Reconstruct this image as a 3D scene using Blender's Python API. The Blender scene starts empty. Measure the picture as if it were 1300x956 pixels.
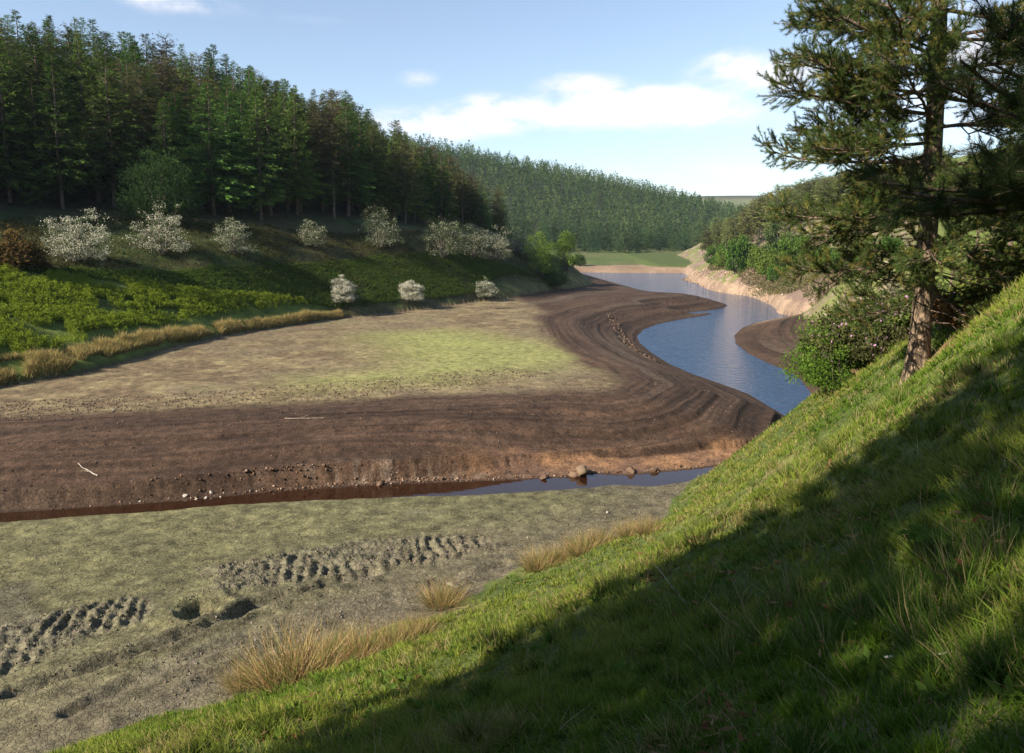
import bpy, math, time
import numpy as np
from mathutils import Vector, Matrix

T0 = time.time()
rng = np.random.default_rng(7)
scene = bpy.context.scene
COL = scene.collection
F_PX, CX, CY, CAMZ = 1000.0, 650.0, 433.0, 15.0
PITCH = math.atan((CY - 300.0) / F_PX)
SUN_EL = math.radians(32.0)
LIGHT = np.array([0.84, 0.54])                       # horizontal way the sunlight travels
LIGHT = LIGHT / np.linalg.norm(LIGHT)

# ------------------------------------------------------------------ rays
def ray(px, py):
    a, b = (px - CX) / F_PX, (CY - py) / F_PX
    return np.array([a, math.cos(PITCH) + b * math.sin(PITCH), -math.sin(PITCH) + b * math.cos(PITCH)])

def at_z(px, py, z=0.0):
    d = ray(px, py)
    t = (z - CAMZ) / d[2]
    return (d[0] * t, d[1] * t, z)

def at_y(px, py, y):
    d = ray(px, py)
    t = y / d[1]
    return (d[0] * t, y, CAMZ + d[2] * t)

def project(P):
    P = np.asarray(P, float)
    z = P[..., 2] - CAMZ
    dep = P[..., 1] * math.cos(PITCH) - z * math.sin(PITCH)
    up = P[..., 1] * math.sin(PITCH) + z * math.cos(PITCH)
    return CX + F_PX * P[..., 0] / dep, CY - F_PX * up / dep, dep

# ------------------------------------------------------------------ noise
_tab = np.random.default_rng(3).random((256, 256))
def vnoise(x, y):
    xi, yi = np.floor(x).astype(np.int64), np.floor(y).astype(np.int64)
    fx, fy = x - xi, y - yi
    u, v = fx * fx * fx * (fx * (fx * 6 - 15) + 10), fy * fy * fy * (fy * (fy * 6 - 15) + 10)
    x0, x1, y0, y1 = xi & 255, (xi + 1) & 255, yi & 255, (yi + 1) & 255
    a, b, c, d = _tab[x0, y0], _tab[x1, y0], _tab[x0, y1], _tab[x1, y1]
    return (a * (1 - u) + b * u) * (1 - v) + (c * (1 - u) + d * u) * v

def fbm(x, y, s=1.0, o=4, seed=0.0, g=0.5):
    x = np.asarray(x, float) / s + seed * 17.31
    y = np.asarray(y, float) / s + seed * 9.77
    r, a, n = 0.0, 1.0, 0.0
    for k in range(o):
        r = r + a * vnoise(x, y)
        n += a
        a *= g
        x, y = x * 1.93 * 0.8 - y * 1.93 * 0.6 + 5.2, x * 1.93 * 0.6 + y * 1.93 * 0.8 + 1.7
    return r / n * 2 - 1

def ss(a, b, x):
    t = np.clip((x - a) / (b - a), 0, 1)
    return t * t * (3 - 2 * t)

def lerp(a, b, t): return a + (b - a) * t

# ------------------------------------------------------------------ distance to polylines / polygons
def seg_dist(X, Y, pts, closed=False):
    pts = [p[:2] for p in pts]
    n = len(pts)
    best = np.full(X.shape, 1e18)
    for i in range(n if closed else n - 1):
        ax, ay = pts[i]
        bx, by = pts[(i + 1) % n]
        dx, dy = bx - ax, by - ay
        L = dx * dx + dy * dy + 1e-12
        t = np.clip(((X - ax) * dx + (Y - ay) * dy) / L, 0, 1)
        best = np.minimum(best, (X - ax - t * dx) ** 2 + (Y - ay - t * dy) ** 2)
    return np.sqrt(best)

def inside(X, Y, pts):
    r = np.zeros(X.shape, bool)
    n = len(pts)
    for i in range(n):
        ax, ay = pts[i][:2]
        bx, by = pts[(i + 1) % n][:2]
        if ay == by: continue
        c = (ay > Y) != (by > Y)
        r ^= c & (X < (bx - ax) * (Y - ay) / (by - ay) + ax)
    return r

def sdist(X, Y, pts):
    d = seg_dist(X, Y, pts, True)
    return np.where(inside(X, Y, pts), -d, d)            # negative inside

class TPS:
    def __init__(s, pts, lam=0.0, sc=50.0):
        P = np.array(pts, float)
        s.sc = sc
        s.c = P[:, :2] / sc
        n = len(P)
        K = s.k(s.c[:, 0][:, None] - s.c[:, 0][None], s.c[:, 1][:, None] - s.c[:, 1][None]) + lam * np.eye(n)
        Q = np.c_[np.ones(n), s.c]
        A = np.block([[K, Q], [Q.T, np.zeros((3, 3))]])
        w = np.linalg.solve(A, np.r_[P[:, 2], 0, 0, 0])
        s.w, s.p = w[:n], w[n:]
    @staticmethod
    def k(dx, dy):
        r2 = dx * dx + dy * dy + 1e-9
        return 0.5 * r2 * np.log(r2)
    def __call__(s, X, Y):
        x, y = X / s.sc, Y / s.sc
        r = s.p[0] + s.p[1] * x + s.p[2] * y
        for (cx, cy), w in zip(s.c, s.w):
            r = r + w * s.k(x - cx, y - cy)
        return r

# ------------------------------------------------------------------ the water outline
river = [at_z(*p)[:2] for p in [
    (985, 568), (1000, 530), (985, 521), (950, 500), (915, 487), (880, 475), (850, 462), (826, 447), (812, 435), (809, 427), (818, 418), (838, 411),
    (862, 406), (885, 402.5), (903, 399.5), (902, 397.5), (880, 399.5), (868, 398.5), (874, 396.5), (900, 394.5), (918, 391.5), (924, 388), (918, 384.5),
    (890, 381.5), (862, 379.5), (838, 375.5), (812, 368.5), (782, 360), (752, 351.5), (741, 349.5), (700, 347)]]
river += [(30, 330), (78, 322), (92, 312)]
river += [at_z(*p)[:2] for p in [
    (893, 348), (868, 352), (866, 356), (880, 359.5), (905, 364), (932, 368), (950, 371.5), (962, 379), (985, 385), (1010, 390), (1035, 395), (1020, 400),
    (990, 404.5), (960, 409), (942, 416), (932, 426), (934, 436), (950, 449), (975, 461), (1000, 471), (1016, 482), (1030, 500), (1034, 520), (1030, 548)]]
stream = [at_z(*p)[:2] for p in [
    (1010, 575), (1000, 562), (960, 583), (925, 591), (880, 596), (850, 599), (800, 604), (755, 602), (728, 606), (690, 608), (640, 610), (590, 612),
    (520, 614), (430, 619), (370, 623), (300, 629), (230, 636), (150, 642), (60, 648), (-60, 655), (-300, 668)]]
lower = [(p[0] + 0.3, p[1] - w) for p, w in zip(stream[::-1], [3.0] * 4 + [3.2, 3.3, 3.6, 3.8, 4, 4, 4, 3.8, 3.8, 3.8, 3.8, 3.5, 3.5, 3.2, 3.0, 2.0, 2.0])]
stream_poly = stream + lower

def water_sd(X, Y):
    return np.minimum(sdist(X, Y, river), sdist(X, Y, stream_poly))

near_line = [(p[0], p[1] - 1.2) for p in stream[::-1]] + [(40, 62), (70, 66)]     # points south of this belong to the near plain
near_poly = [(-400, -400)] + [(-400, near_line[0][1])] + near_line + [(70, -400)]

# ------------------------------------------------------------------ hills
HN = TPS([
    (0, 0, 13.4), (0, -15, 18.5), (-15, 0, 6.2), (-30, 0, -0.5), (15, 0, 21.2), (40, 0, 33), (80, 0, 42), (0, -60, 34), (60, -60, 50), (-60, -30, -8),
    (-8, 10, 7.2), at_y(1165, 474, 14.6), (3, 9, 11.6), at_y(1300, 372, 17), at_y(1300, 342, 25), at_y(1300, 322, 40), at_y(1225, 372, 34), at_y(1200, 402, 25), at_y(1240, 412, 18), (35, 30, 21),
    at_y(300, 867, 25), at_y(450, 803, 26.5), at_y(560, 772, 28.5), at_y(700, 702, 33), at_y(830, 668, 37),
    at_y(920, 622, 33.5), at_y(1000, 548, 35), at_y(1030, 508, 38), at_y(1100, 455, 41), at_y(1200, 375, 48), at_y(1300, 312, 58),
    at_y(900, 700, 21), at_y(1000, 640, 20), at_y(800, 750, 21), at_y(650, 800, 20.0), at_y(1100, 560, 19.5),
    (16, 51, 0.6), (24, 57, 0.8), (31, 75, 0.6), (42, 90, 1.0), (48, 118, 1.6), (55, 140, 2), (52, 75, 10), (65, 100, 14),
    (-20, 35, -3.5), (0, 45, -3), (10, 60, -5), (10, 90, -8), (20, 130, -8), (10, 200, -12), (-40, 70, -12), (-60, 20, -10), (30, 180, -8), (0, 300, -30),
    at_z(1000, 375, 3), at_z(960, 361, 3), at_z(890, 344.5, 3), at_z(868, 338, 2),
    at_y(940, 330, 240), at_y(960, 303, 262), at_y(1000, 302, 225), at_y(1050, 278, 205), at_y(1050, 345, 150), at_y(1100, 330, 125), at_y(1200, 300, 118),
    at_y(1300, 285, 118), at_y(1300, 285, 170), at_y(1100, 276, 215), (200, 100, 34), (200, 250, 36), (110, 330, 22), (90, 380, 8), (60, 420, -8), (150, 500, 30), (20, 380, -30),
], 0.0005)
HL = TPS([
    at_y(-250, 525, 52), at_y(0, 478, 64), at_y(100, 462, 70), at_y(200, 437, 82), at_y(300, 417, 96), at_y(430, 398, 115), at_y(520, 389, 128), at_y(600, 380, 145), at_y(680, 368, 172),
    at_y(735, 351, 235), at_y(725, 346, 275),
    at_y(0, 330, 86), at_y(100, 332, 93), at_y(200, 330, 102), at_y(300, 318, 113), at_y(480, 312, 142), at_y(570, 325, 152), at_y(640, 328, 172), at_y(690, 348, 187), at_y(430, 375, 119), at_y(720, 335, 215),
    at_y(-100, 262, 102), at_y(0, 264, 110), at_y(200, 272, 124), at_y(430, 277, 152), at_y(540, 290, 172), at_y(620, 302, 195), at_y(680, 322, 225),
    (-95, 150, 36), (-75, 180, 37), (-60, 215, 37), (-110, 110, 36), (-45, 250, 33), (-20, 260, 17), (-130, 180, 58), (-120, 60, 36), (-70, 40, 14), (-90, 20, 20), (-150, 0, 40), (-110, 250, 52), (0, 300, 1), (-60, 320, 22), (-250, 150, 90), (-250, 350, 90), (-100, 450, 10),
    (-20, 70, -7), (20, 120, -16), (40, 200, -20), (-30, 40, -6), (0, 20, -20), (60, 300, -30), (0, 400, -15), (-60, -20, -2), (60, 0, -50),
], 0.0005)
HF = TPS([
    at_z(735, 335.5, 2.4), at_z(890, 335.5, 2.4), (120, 345, 4), at_z(735, 323.5, 5.2), at_z(880, 323.5, 5.2), (-60, 380, 4), (-200, 400, 20),
    at_y(560, 198, 660), at_y(650, 214, 700), at_y(740, 228, 740), at_y(850, 254, 790), at_y(960, 281, 830), at_y(1050, 300, 830), at_y(400, 180, 640),
    at_y(740, 285, 560), at_y(860, 300, 560), at_y(560, 260, 540), at_y(650, 270, 550), at_y(960, 310, 600),
    (-500, 700, 110), (300, 500, 2), (400, 800, 0), (-200, 1000, 30), (200, 1100, 0), (0, 250, -20), (100, 200, -40), (-200, 200, -30), (300, 300, -20),
], 0.0005, 200.0)

def smax(a, b, k=0.5):
    h = np.maximum(k - np.abs(a - b), 0) / k
    return np.maximum(a, b) + h * h * k * 0.25
def smin(a, b, k=0.5): return -smax(-a, -b, k)

pile_a = [at_z(px, py, 1.3)[:2] for px, py in [(248, 716), (330, 700), (450, 680), (540, 671), (625, 674), (632, 690), (560, 708), (500, 712), (420, 730), (330, 742), (275, 752)]]
pile_b = [at_z(px, py, 1.3)[:2] for px, py in [(-90, 820), (0, 792), (90, 768), (165, 752), (198, 766), (180, 790), (110, 812), (40, 842), (-60, 880)]]
pit = at_z(256, 770, 1.3)[:2]
ruts = [[at_z(px, py, 1.3)[:2] for px, py in L] for L in (
    [(20, 880), (120, 845), (200, 818), (262, 793), (330, 763), (420, 738), (470, 722)],
    [(90, 905), (200, 850), (300, 812), (400, 778), (520, 745), (640, 712)],
    [(160, 920), (300, 842), (380, 806), (480, 772)])]

def bed(X, Y):
    sd = water_sd(X, Y)
    nx = fbm(X, Y, 3.0, 3, 2.0)
    nf = fbm(X, Y, 0.9, 3, 4.0)
    near = ss(1.0, -1.0, sdist(X, Y, near_poly))
    right = ss(-3, 3, X - np.interp(Y, [50, 75, 100, 130, 170, 230, 330], [26, 26, 26, 28, 55, 55, 60]))
    d = np.maximum(sd, 0)
    # far side: terraces of brown mud rising to the shelf
    w = np.interp(X, [-40, -12, -4, 4, 22], [0.5, 0.5, 1.2, 2.9, 3.2]) + 0.35 * nx
    w = lerp(0.6 + 0.25 * nx, w, ss(-0.5, 2.5, sdist(X, Y, river) - sdist(X, Y, stream_poly)))
    hs = np.interp(X, [-40, -12, -4, 3, 22], [0.8, 1.15, 1.05, 0.4, 0.5])
    hs = hs * (1 - 0.6 * ss(60, 75, Y))
    far = 0.1 * d + hs * ss(w, w + 0.28 + 0.2 * nf, d) + 0.135 * np.maximum(d - w, 0) * ss(0, 3, d - w)
    dd = d + 1.2 * fbm(X, Y, 14.0, 3, 6.0)
    amp = ss(w + 0.5, w + 3, d)
    for per, a in ((2.7, 0.16), (1.13, 0.08), (0.61, 0.04)):
        q = dd / per
        fr = q - np.floor(q)
        far = far + amp * a * (ss(0.0, 0.22, fr) - fr)
    cap = 2.75 + 0.014 * np.clip(d - 16, 0, 80) + 0.1 * fbm(X, Y, 12, 3, 8.0)
    cap = cap * (1 - 0.35 * ss(150, 210, Y))
    far = smin(far, cap, 0.6)
    # near plain
    nr = smin(0.9 * d, 0.92 + 0.018 * d + 0.08 * fbm(X, Y, 7, 3, 9.0), 0.25)
    # right bank
    rt = smin(0.05 * d + 0.22 * np.maximum(d - 0.5, 0), 3.2 + 0.02 * d, 0.5) + 0.05 * fbm(X, Y, 2.0, 3, 5.0) * ss(0, 2, d)
    rt = lerp(rt, 0.12 * d + 0.02 * (np.abs(fbm(X, Y, 1.2, 2))), ss(135, 115, Y))
    z = lerp(lerp(far, rt, right), nr, near)
    z = z + 0.035 * fbm(X, Y, 0.8, 3, 1.0) * ss(0.1, 1.5, d) + 0.02 * nf * near
    # churned ground on the near plain
    m = np.zeros(X.shape)
    sel = near > 0.5
    if sel.any():
        x, y = X[sel], Y[sel]
        zz = z[sel]
        for poly, base in ((pile_a, 0.08), (pile_b, 0.06)):
            k = ss(0.35, -0.7, sdist(x, y, poly) + 0.35 * fbm(x, y, 1.1, 2, 3.3))
            tread = np.sin((x * 0.97 + y * 0.2) * 2 * math.pi / 0.5 + 3.2 * fbm(x, y, 1.2, 2, 7.7))
            zz = zz + k * (base + 0.075 * tread * ss(-0.3, 0.4, fbm(x, y, 2.0, 2, 1.9)) + 0.2 * fbm(x, y, 0.36, 4, 5.5, .65) + .08 * fbm(x, y, 1.2, 2, 5.9))
            m_ = k
            m[sel] = np.maximum(m[sel], m_)
        dp = np.hypot(x - pit[0], y - pit[1]) + 0.35 * fbm(x, y, 0.6, 2, 1.1)
        zz = zz - 0.45 * ss(0.8, 0.2, dp) + 0.14 * ss(0.8, 1.1, dp) * ss(1.9, 1.2, dp)
        for i, L in enumerate(ruts):
            dr = seg_dist(x, y, L) + 0.18 * fbm(x, y, 0.7, 2, 2.2 + i)
            aa = (0.22, 0.12, 0.10)[i] * (0.6 + 0.8 * ss(-0.6, 0.6, fbm(x, y, 4.0, 2, 8.8 + i)))
            zz = zz - aa * ss(0.34, 0.05, dr) + 0.5 * aa * ss(0.25, 0.45, dr) * ss(0.95, 0.5, dr)
            m[sel] = np.maximum(m[sel], 0.8 * ss(0.7, 0.2, dr))
        z[sel] = zz
    z = np.where(sd < 0, np.maximum(-2.0, 0.35 * sd), z)
    return z, sd, near, right, m

def heights(X, Y, full=False):
    X = np.asarray(X, float); Y = np.asarray(Y, float)
    sh = X.shape
    X = X.ravel(); Y = Y.ravel()
    out = [np.empty(X.size) for _ in range(8)]
    for s in range(0, X.size, 150000):
        x, y = X[s:s + 150000], Y[s:s + 150000]
        b, sd, near, right, m = bed(x, y)
        hn, hl, hf = HN(x, y), HL(x, y), HF(x, y)
        hn = np.where(y > 420, hn - (y - 420) * 0.3, hn)
        hl = np.where((y > 330), hl - (y - 330) * 0.25, hl)
        hl = hl - 0.6 * np.maximum(x - 25, 0)
        hf = np.where(y < 330, hf - (330 - y) * 0.3, hf)
        # keep hills out of the water, with a crumbled low scarp at their feet
        hn = hn - 6 * ss(3.0, 0.0, sd) * ss(2.5, 0.0, hn) * (y > 45)
        hl = hl - 4 * ss(2.0, 0.0, sd)
        r = np.hypot(x, y)
        hn_ = hn + (0.24 * fbm(x, y, 2.2, 3, 11) + 0.05 * fbm(x, y, 0.7, 2, 12)) * ss(1.5, 5, r) + 0.5 * fbm(x, y, 9, 3, 13) * ss(60, 110, y)
        hl_ = hl + 0.5 * fbm(x, y, 6.0, 5, 14, .6) + 0.25 * ss(0.0, 0.35, hl - b)
        hf_ = hf + 0.8 * fbm(x, y, 25.0, 3, 15) * ss(4, 12, hf)
        moor = 124 * np.exp(-(((y - 2100) / 600) ** 2)) * (0.9 + 0.12 * fbm(x, y, 900, 2, 21)) * ss(-1600, -200, x) - 3
        moor2 = (150 * np.exp(-(((y - 3300) / 600) ** 2)) * (0.96 + 0.15 * np.exp(-((x - 1230) / 160) ** 2))) - 3
        z = smax(b, hn_, 0.35)
        z = smax(z, hl_, 0.3)
        z = smax(z, hf_, 0.6)
        z = np.maximum(z, np.maximum(moor, moor2))
        for o, v in zip(out, (z, sd, near, right, m, hn_ - b, hl_ - b, hf_ - np.maximum(b, 0))):
            o[s:s + 150000] = v
    out = [o.reshape(sh) for o in out]
    return out if full else out[0]

def H(x, y): return heights(np.atleast_1d(x), np.atleast_1d(y))

def hit(px, py, lo=3.0, hi=900.0):
    d = ray(px, py)
    t = np.geomspace(lo, hi, 1500)
    z = CAMZ + d[2] * t
    g = heights(d[0] * t, d[1] * t)
    idx = np.nonzero(z <= g)[0]
    if not len(idx): return None
    k = idx[0]
    tt = np.linspace(t[max(k - 1, 0)], t[k], 60)
    g = heights(d[0] * tt, d[1] * tt)
    j = np.nonzero(CAMZ + d[2] * tt <= g)[0]
    j = j[0] if len(j) else 59
    return np.array([d[0] * tt[j], d[1] * tt[j], g[j]])

# ------------------------------------------------------------------ object helpers
def mk_mesh(name, V, faces, col=None, mat=None, smooth=False, attrs=None):
    me = bpy.data.meshes.new(name)
    V = np.asarray(V, np.float32)
    faces = [np.asarray(f, np.int32) for f in faces if len(f)]
    me.vertices.add(len(V)); me.vertices.foreach_set('co', V.ravel())
    loops = np.concatenate([f.ravel() for f in faces])
    tot = np.concatenate([np.full(len(f), f.shape[1], np.int32) for f in faces])
    me.loops.add(len(loops)); me.loops.foreach_set('vertex_index', loops)
    me.polygons.add(len(tot)); me.polygons.foreach_set('loop_start', np.r_[0, np.cumsum(tot)[:-1]].astype(np.int32))
    if smooth: me.polygons.foreach_set('use_smooth', np.ones(len(tot), bool))
    me.update(calc_edges=True)
    if col is not None:
        a = me.color_attributes.new('col', 'FLOAT_COLOR', 'POINT')
        c = np.ones((len(V), 4), np.float32); c[:, :3] = col
        a.data.foreach_set('color', c.ravel())
    for k, v in (attrs or {}).items():
        a = me.attributes.new(k, 'FLOAT', 'POINT'); a.data.foreach_set('value', np.asarray(v, np.float32))
    if mat: me.materials.append(mat)
    return me

def link(name, data, parent=None, loc=None, rotz=None, scale=None):
    o = bpy.data.objects.new(name, data)
    COL.objects.link(o)
    if parent: o.parent = parent
    if loc is not None: o.location = [float(v) for v in loc]
    if rotz is not None: o.rotation_euler = (0, 0, float(rotz))
    if scale is not None: o.scale = (scale, scale, scale) if np.isscalar(scale) else scale
    return o

def tag(o, label=None, cat=None, group=None, kind=None):
    if label: o['label'] = label
    if cat: o['category'] = cat
    if group: o['group'] = group
    if kind: o['kind'] = kind
    return o

def plant(name, parts, label, cat, loc, rotz=0.0, scale=1.0, group=None):
    """one plant: an Empty at its foot with each part a mesh child"""
    e = link(name, None, None, loc, rotz, scale)
    tag(e, label, cat, group)
    for nm, me in parts: link(nm, me, e)
    return e

class Tubes:
    def __init__(s): s.V, s.F, s.C, s.n = [], [], [], 0
    def add(s, pts, rad, sides=6, col=(0.1, 0.08, 0.06), cap=True, rough=0.0):
        P = np.asarray(pts, float); m = len(P)
        R = np.broadcast_to(np.asarray(rad, float), (m,))
        T = np.gradient(P, axis=0); T /= np.linalg.norm(T, axis=1)[:, None] + 1e-9
        ref = np.array([0.13, 0.31, 0.94]) if abs(T[0, 2]) < 0.8 else np.array([1.0, 0.2, 0.0])
        A = np.cross(T, ref); A /= np.linalg.norm(A, axis=1)[:, None] + 1e-9
        B = np.cross(T, A)
        th = np.arange(sides) / sides * 2 * math.pi
        rr = R[:, None] * (1 + (rough * (rng.random((m, sides)) - 0.5) if rough else 0))
        V = P[:, None] + rr[..., None] * (np.cos(th)[None, :, None] * A[:, None] + np.sin(th)[None, :, None] * B[:, None])
        i = np.arange(m - 1)[:, None] * sides + np.arange(sides)[None]
        j = np.arange(m - 1)[:, None] * sides + (np.arange(sides)[None] + 1) % sides
        Fq = np.stack([i, j, j + sides, i + sides], -1).reshape(-1, 4) + s.n
        s.V.append(V.reshape(-1, 3)); s.F.append(Fq)
        s.C.append(np.broadcast_to(np.asarray(col, float), (m * sides, 3)))
        s.n += m * sides
    def mesh(s, name, mat, smooth=True):
        return mk_mesh(name, np.concatenate(s.V), [np.concatenate(s.F)], np.concatenate(s.C), mat, smooth)

def rand_rot(n, r=None):
    r = r or rng
    q = r.normal(size=(n, 4)); q /= np.linalg.norm(q, axis=1)[:, None]
    w, x, y, z = q.T
    return np.stack([np.stack([1 - 2 * (y * y + z * z), 2 * (x * y - z * w), 2 * (x * z + y * w)], -1),
                     np.stack([2 * (x * y + z * w), 1 - 2 * (x * x + z * z), 2 * (y * z - x * w)], -1),
                     np.stack([2 * (x * z - y * w), 2 * (y * z + x * w), 1 - 2 * (x * x + y * y)], -1)], 1)

def frames(Z, spin=None):
    """rotation matrices whose local +Z points along Z"""
    Z = Z / (np.linalg.norm(Z, axis=1)[:, None] + 1e-9)
    ref = np.where(np.abs(Z[:, 2:3]) < 0.95, np.array([[0, 0, 1.0]]), np.array([[1.0, 0, 0]]))
    X = np.cross(ref, Z); X /= np.linalg.norm(X, axis=1)[:, None] + 1e-9
    Y = np.cross(Z, X)
    if spin is not None:
        c, s = np.cos(spin)[:, None], np.sin(spin)[:, None]
        X, Y = X * c + Y * s, -X * s + Y * c
    return np.stack([X, Y, Z], -1)

def scatter(tv, tf, pos, R, scale=1.0, col=None, tcol=None):
    """numpy copies of a small template merged in one array (leaves, blades, clods)"""
    n, k = len(pos), len(tv)
    sc = np.broadcast_to(np.asarray(scale, float), (n,))
    V = np.einsum('nij,kj->nki', R, tv) * sc[:, None, None] + pos[:, None]
    Fc = (tf[None] + (np.arange(n) * k)[:, None, None]).reshape(-1, tf.shape[1])
    C = None
    if col is not None:
        C = np.repeat(col[:, None], k, 1)
        if tcol is not None: C = C * tcol[None, :, :]
        C = C.reshape(-1, 3)
    return V.reshape(-1, 3), Fc, C

# ------------------------------------------------------------------ materials
def new_mat(name):
    m = bpy.data.materials.new(name); m.use_nodes = True
    nt = m.node_tree; nt.nodes.clear()
    return m, nt

def N(nt, t, **kw):
    n = nt.nodes.new(t)
    for k, v in kw.items():
        if k.startswith('i_'): n.inputs[int(k[2:]) if k[2:].isdigit() else k[2:].replace('_', ' ')].default_value = v
        else: setattr(n, k, v)
    return n

def mix_rgb(nt, mode, fac, a, b):
    n = nt.nodes.new('ShaderNodeMix'); n.data_type = 'RGBA'; n.blend_type = mode
    for s, v in ((0, fac), (6, a), (7, b)):
        if hasattr(v, 'links'): nt.links.new(v, n.inputs[s])
        else: n.inputs[s].default_value = v
    return n.outputs[2]

def foliage_mat(name, tint=(1, 1, 1), trans=0.35, var=0.35, rough=0.75, hue=0.03):
    m, nt = new_mat(name)
    out = N(nt, 'ShaderNodeOutputMaterial')
    at = N(nt, 'ShaderNodeAttribute', attribute_name='col')
    oi = N(nt, 'ShaderNodeObjectInfo')
    c = mix_rgb(nt, 'MULTIPLY', 1.0, at.outputs['Color'], (*tint, 1))
    mr = N(nt, 'ShaderNodeMapRange'); mr.inputs[3].default_value = 1 - var; mr.inputs[4].default_value = 1 + var
    nt.links.new(oi.outputs['Random'], mr.inputs[0])
    hs = N(nt, 'ShaderNodeHueSaturation')
    mh = N(nt, 'ShaderNodeMapRange'); mh.inputs[3].default_value = 0.5 - hue; mh.inputs[4].default_value = 0.5 + hue * 0.6
    mm = N(nt, 'ShaderNodeMath', operation='FRACT'); mu = N(nt, 'ShaderNodeMath', operation='MULTIPLY'); mu.inputs[1].default_value = 7.3
    nt.links.new(oi.outputs['Random'], mu.inputs[0]); nt.links.new(mu.outputs[0], mm.inputs[0]); nt.links.new(mm.outputs[0], mh.inputs[0])
    nt.links.new(mh.outputs[0], hs.inputs['Hue']); nt.links.new(mr.outputs[0], hs.inputs['Value']); nt.links.new(c, hs.inputs['Color'])
    d = N(nt, 'ShaderNodeBsdfDiffuse'); t = N(nt, 'ShaderNodeBsdfTranslucent')
    nt.links.new(hs.outputs[0], d.inputs[0]); nt.links.new(hs.outputs[0], t.inputs[0])
    mx = N(nt, 'ShaderNodeMixShader'); mx.inputs[0].default_value = trans
    nt.links.new(d.outputs[0], mx.inputs[1]); nt.links.new(t.outputs[0], mx.inputs[2])
    last = mx.outputs[0]
    nt.links.new(last, out.inputs[0])
    return m

def bark_mat(name, scale=8.0, bump=0.6, zs=0.25):
    m, nt = new_mat(name)
    out = N(nt, 'ShaderNodeOutputMaterial'); p = N(nt, 'ShaderNodeBsdfPrincipled'); p.inputs['Roughness'].default_value = 0.9
    at = N(nt, 'ShaderNodeAttribute', attribute_name='col')
    tc = N(nt, 'ShaderNodeTexCoord'); mp = N(nt, 'ShaderNodeMapping'); mp.inputs['Scale'].default_value = (1, 1, zs)
    nt.links.new(tc.outputs['Object'], mp.inputs[0])
    vo = N(nt, 'ShaderNodeTexVoronoi', feature='DISTANCE_TO_EDGE'); vo.inputs['Scale'].default_value = scale
    no = N(nt, 'ShaderNodeTexNoise'); no.inputs['Scale'].default_value = scale * 1.5; no.inputs['Detail'].default_value = 6
    nt.links.new(mp.outputs[0], no.inputs[0])
    mxv = mix_rgb(nt, 'LINEAR_LIGHT', 0.12, mp.outputs[0], no.outputs['Color'])
    nt.links.new(mxv, vo.inputs[0])
    cr = N(nt, 'ShaderNodeMapRange'); cr.inputs[2].default_value = 0.18; cr.inputs[3].default_value = 0.3; cr.inputs[4].default_value = 1.15
    nt.links.new(vo.outputs[0], cr.inputs[0])
    cr2 = N(nt, 'ShaderNodeMapRange'); cr2.inputs[3].default_value = 0.6; cr2.inputs[4].default_value = 1.4
    nt.links.new(no.outputs[0], cr2.inputs[0])
    mu = N(nt, 'ShaderNodeMath', operation='MULTIPLY'); nt.links.new(cr.outputs[0], mu.inputs[0]); nt.links.new(cr2.outputs[0], mu.inputs[1])
    vm = N(nt, 'ShaderNodeVectorMath', operation='SCALE'); nt.links.new(at.outputs['Color'], vm.inputs[0]); nt.links.new(mu.outputs[0], vm.inputs['Scale'])
    nt.links.new(vm.outputs[0], p.inputs['Base Color'])
    b = N(nt, 'ShaderNodeBump'); b.inputs['Strength'].default_value = bump; b.inputs['Distance'].default_value = 0.04
    nt.links.new(mu.outputs[0], b.inputs['Height']); nt.links.new(b.outputs[0], p.inputs['Normal'])
    nt.links.new(p.outputs[0], out.inputs[0])
    return m

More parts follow.
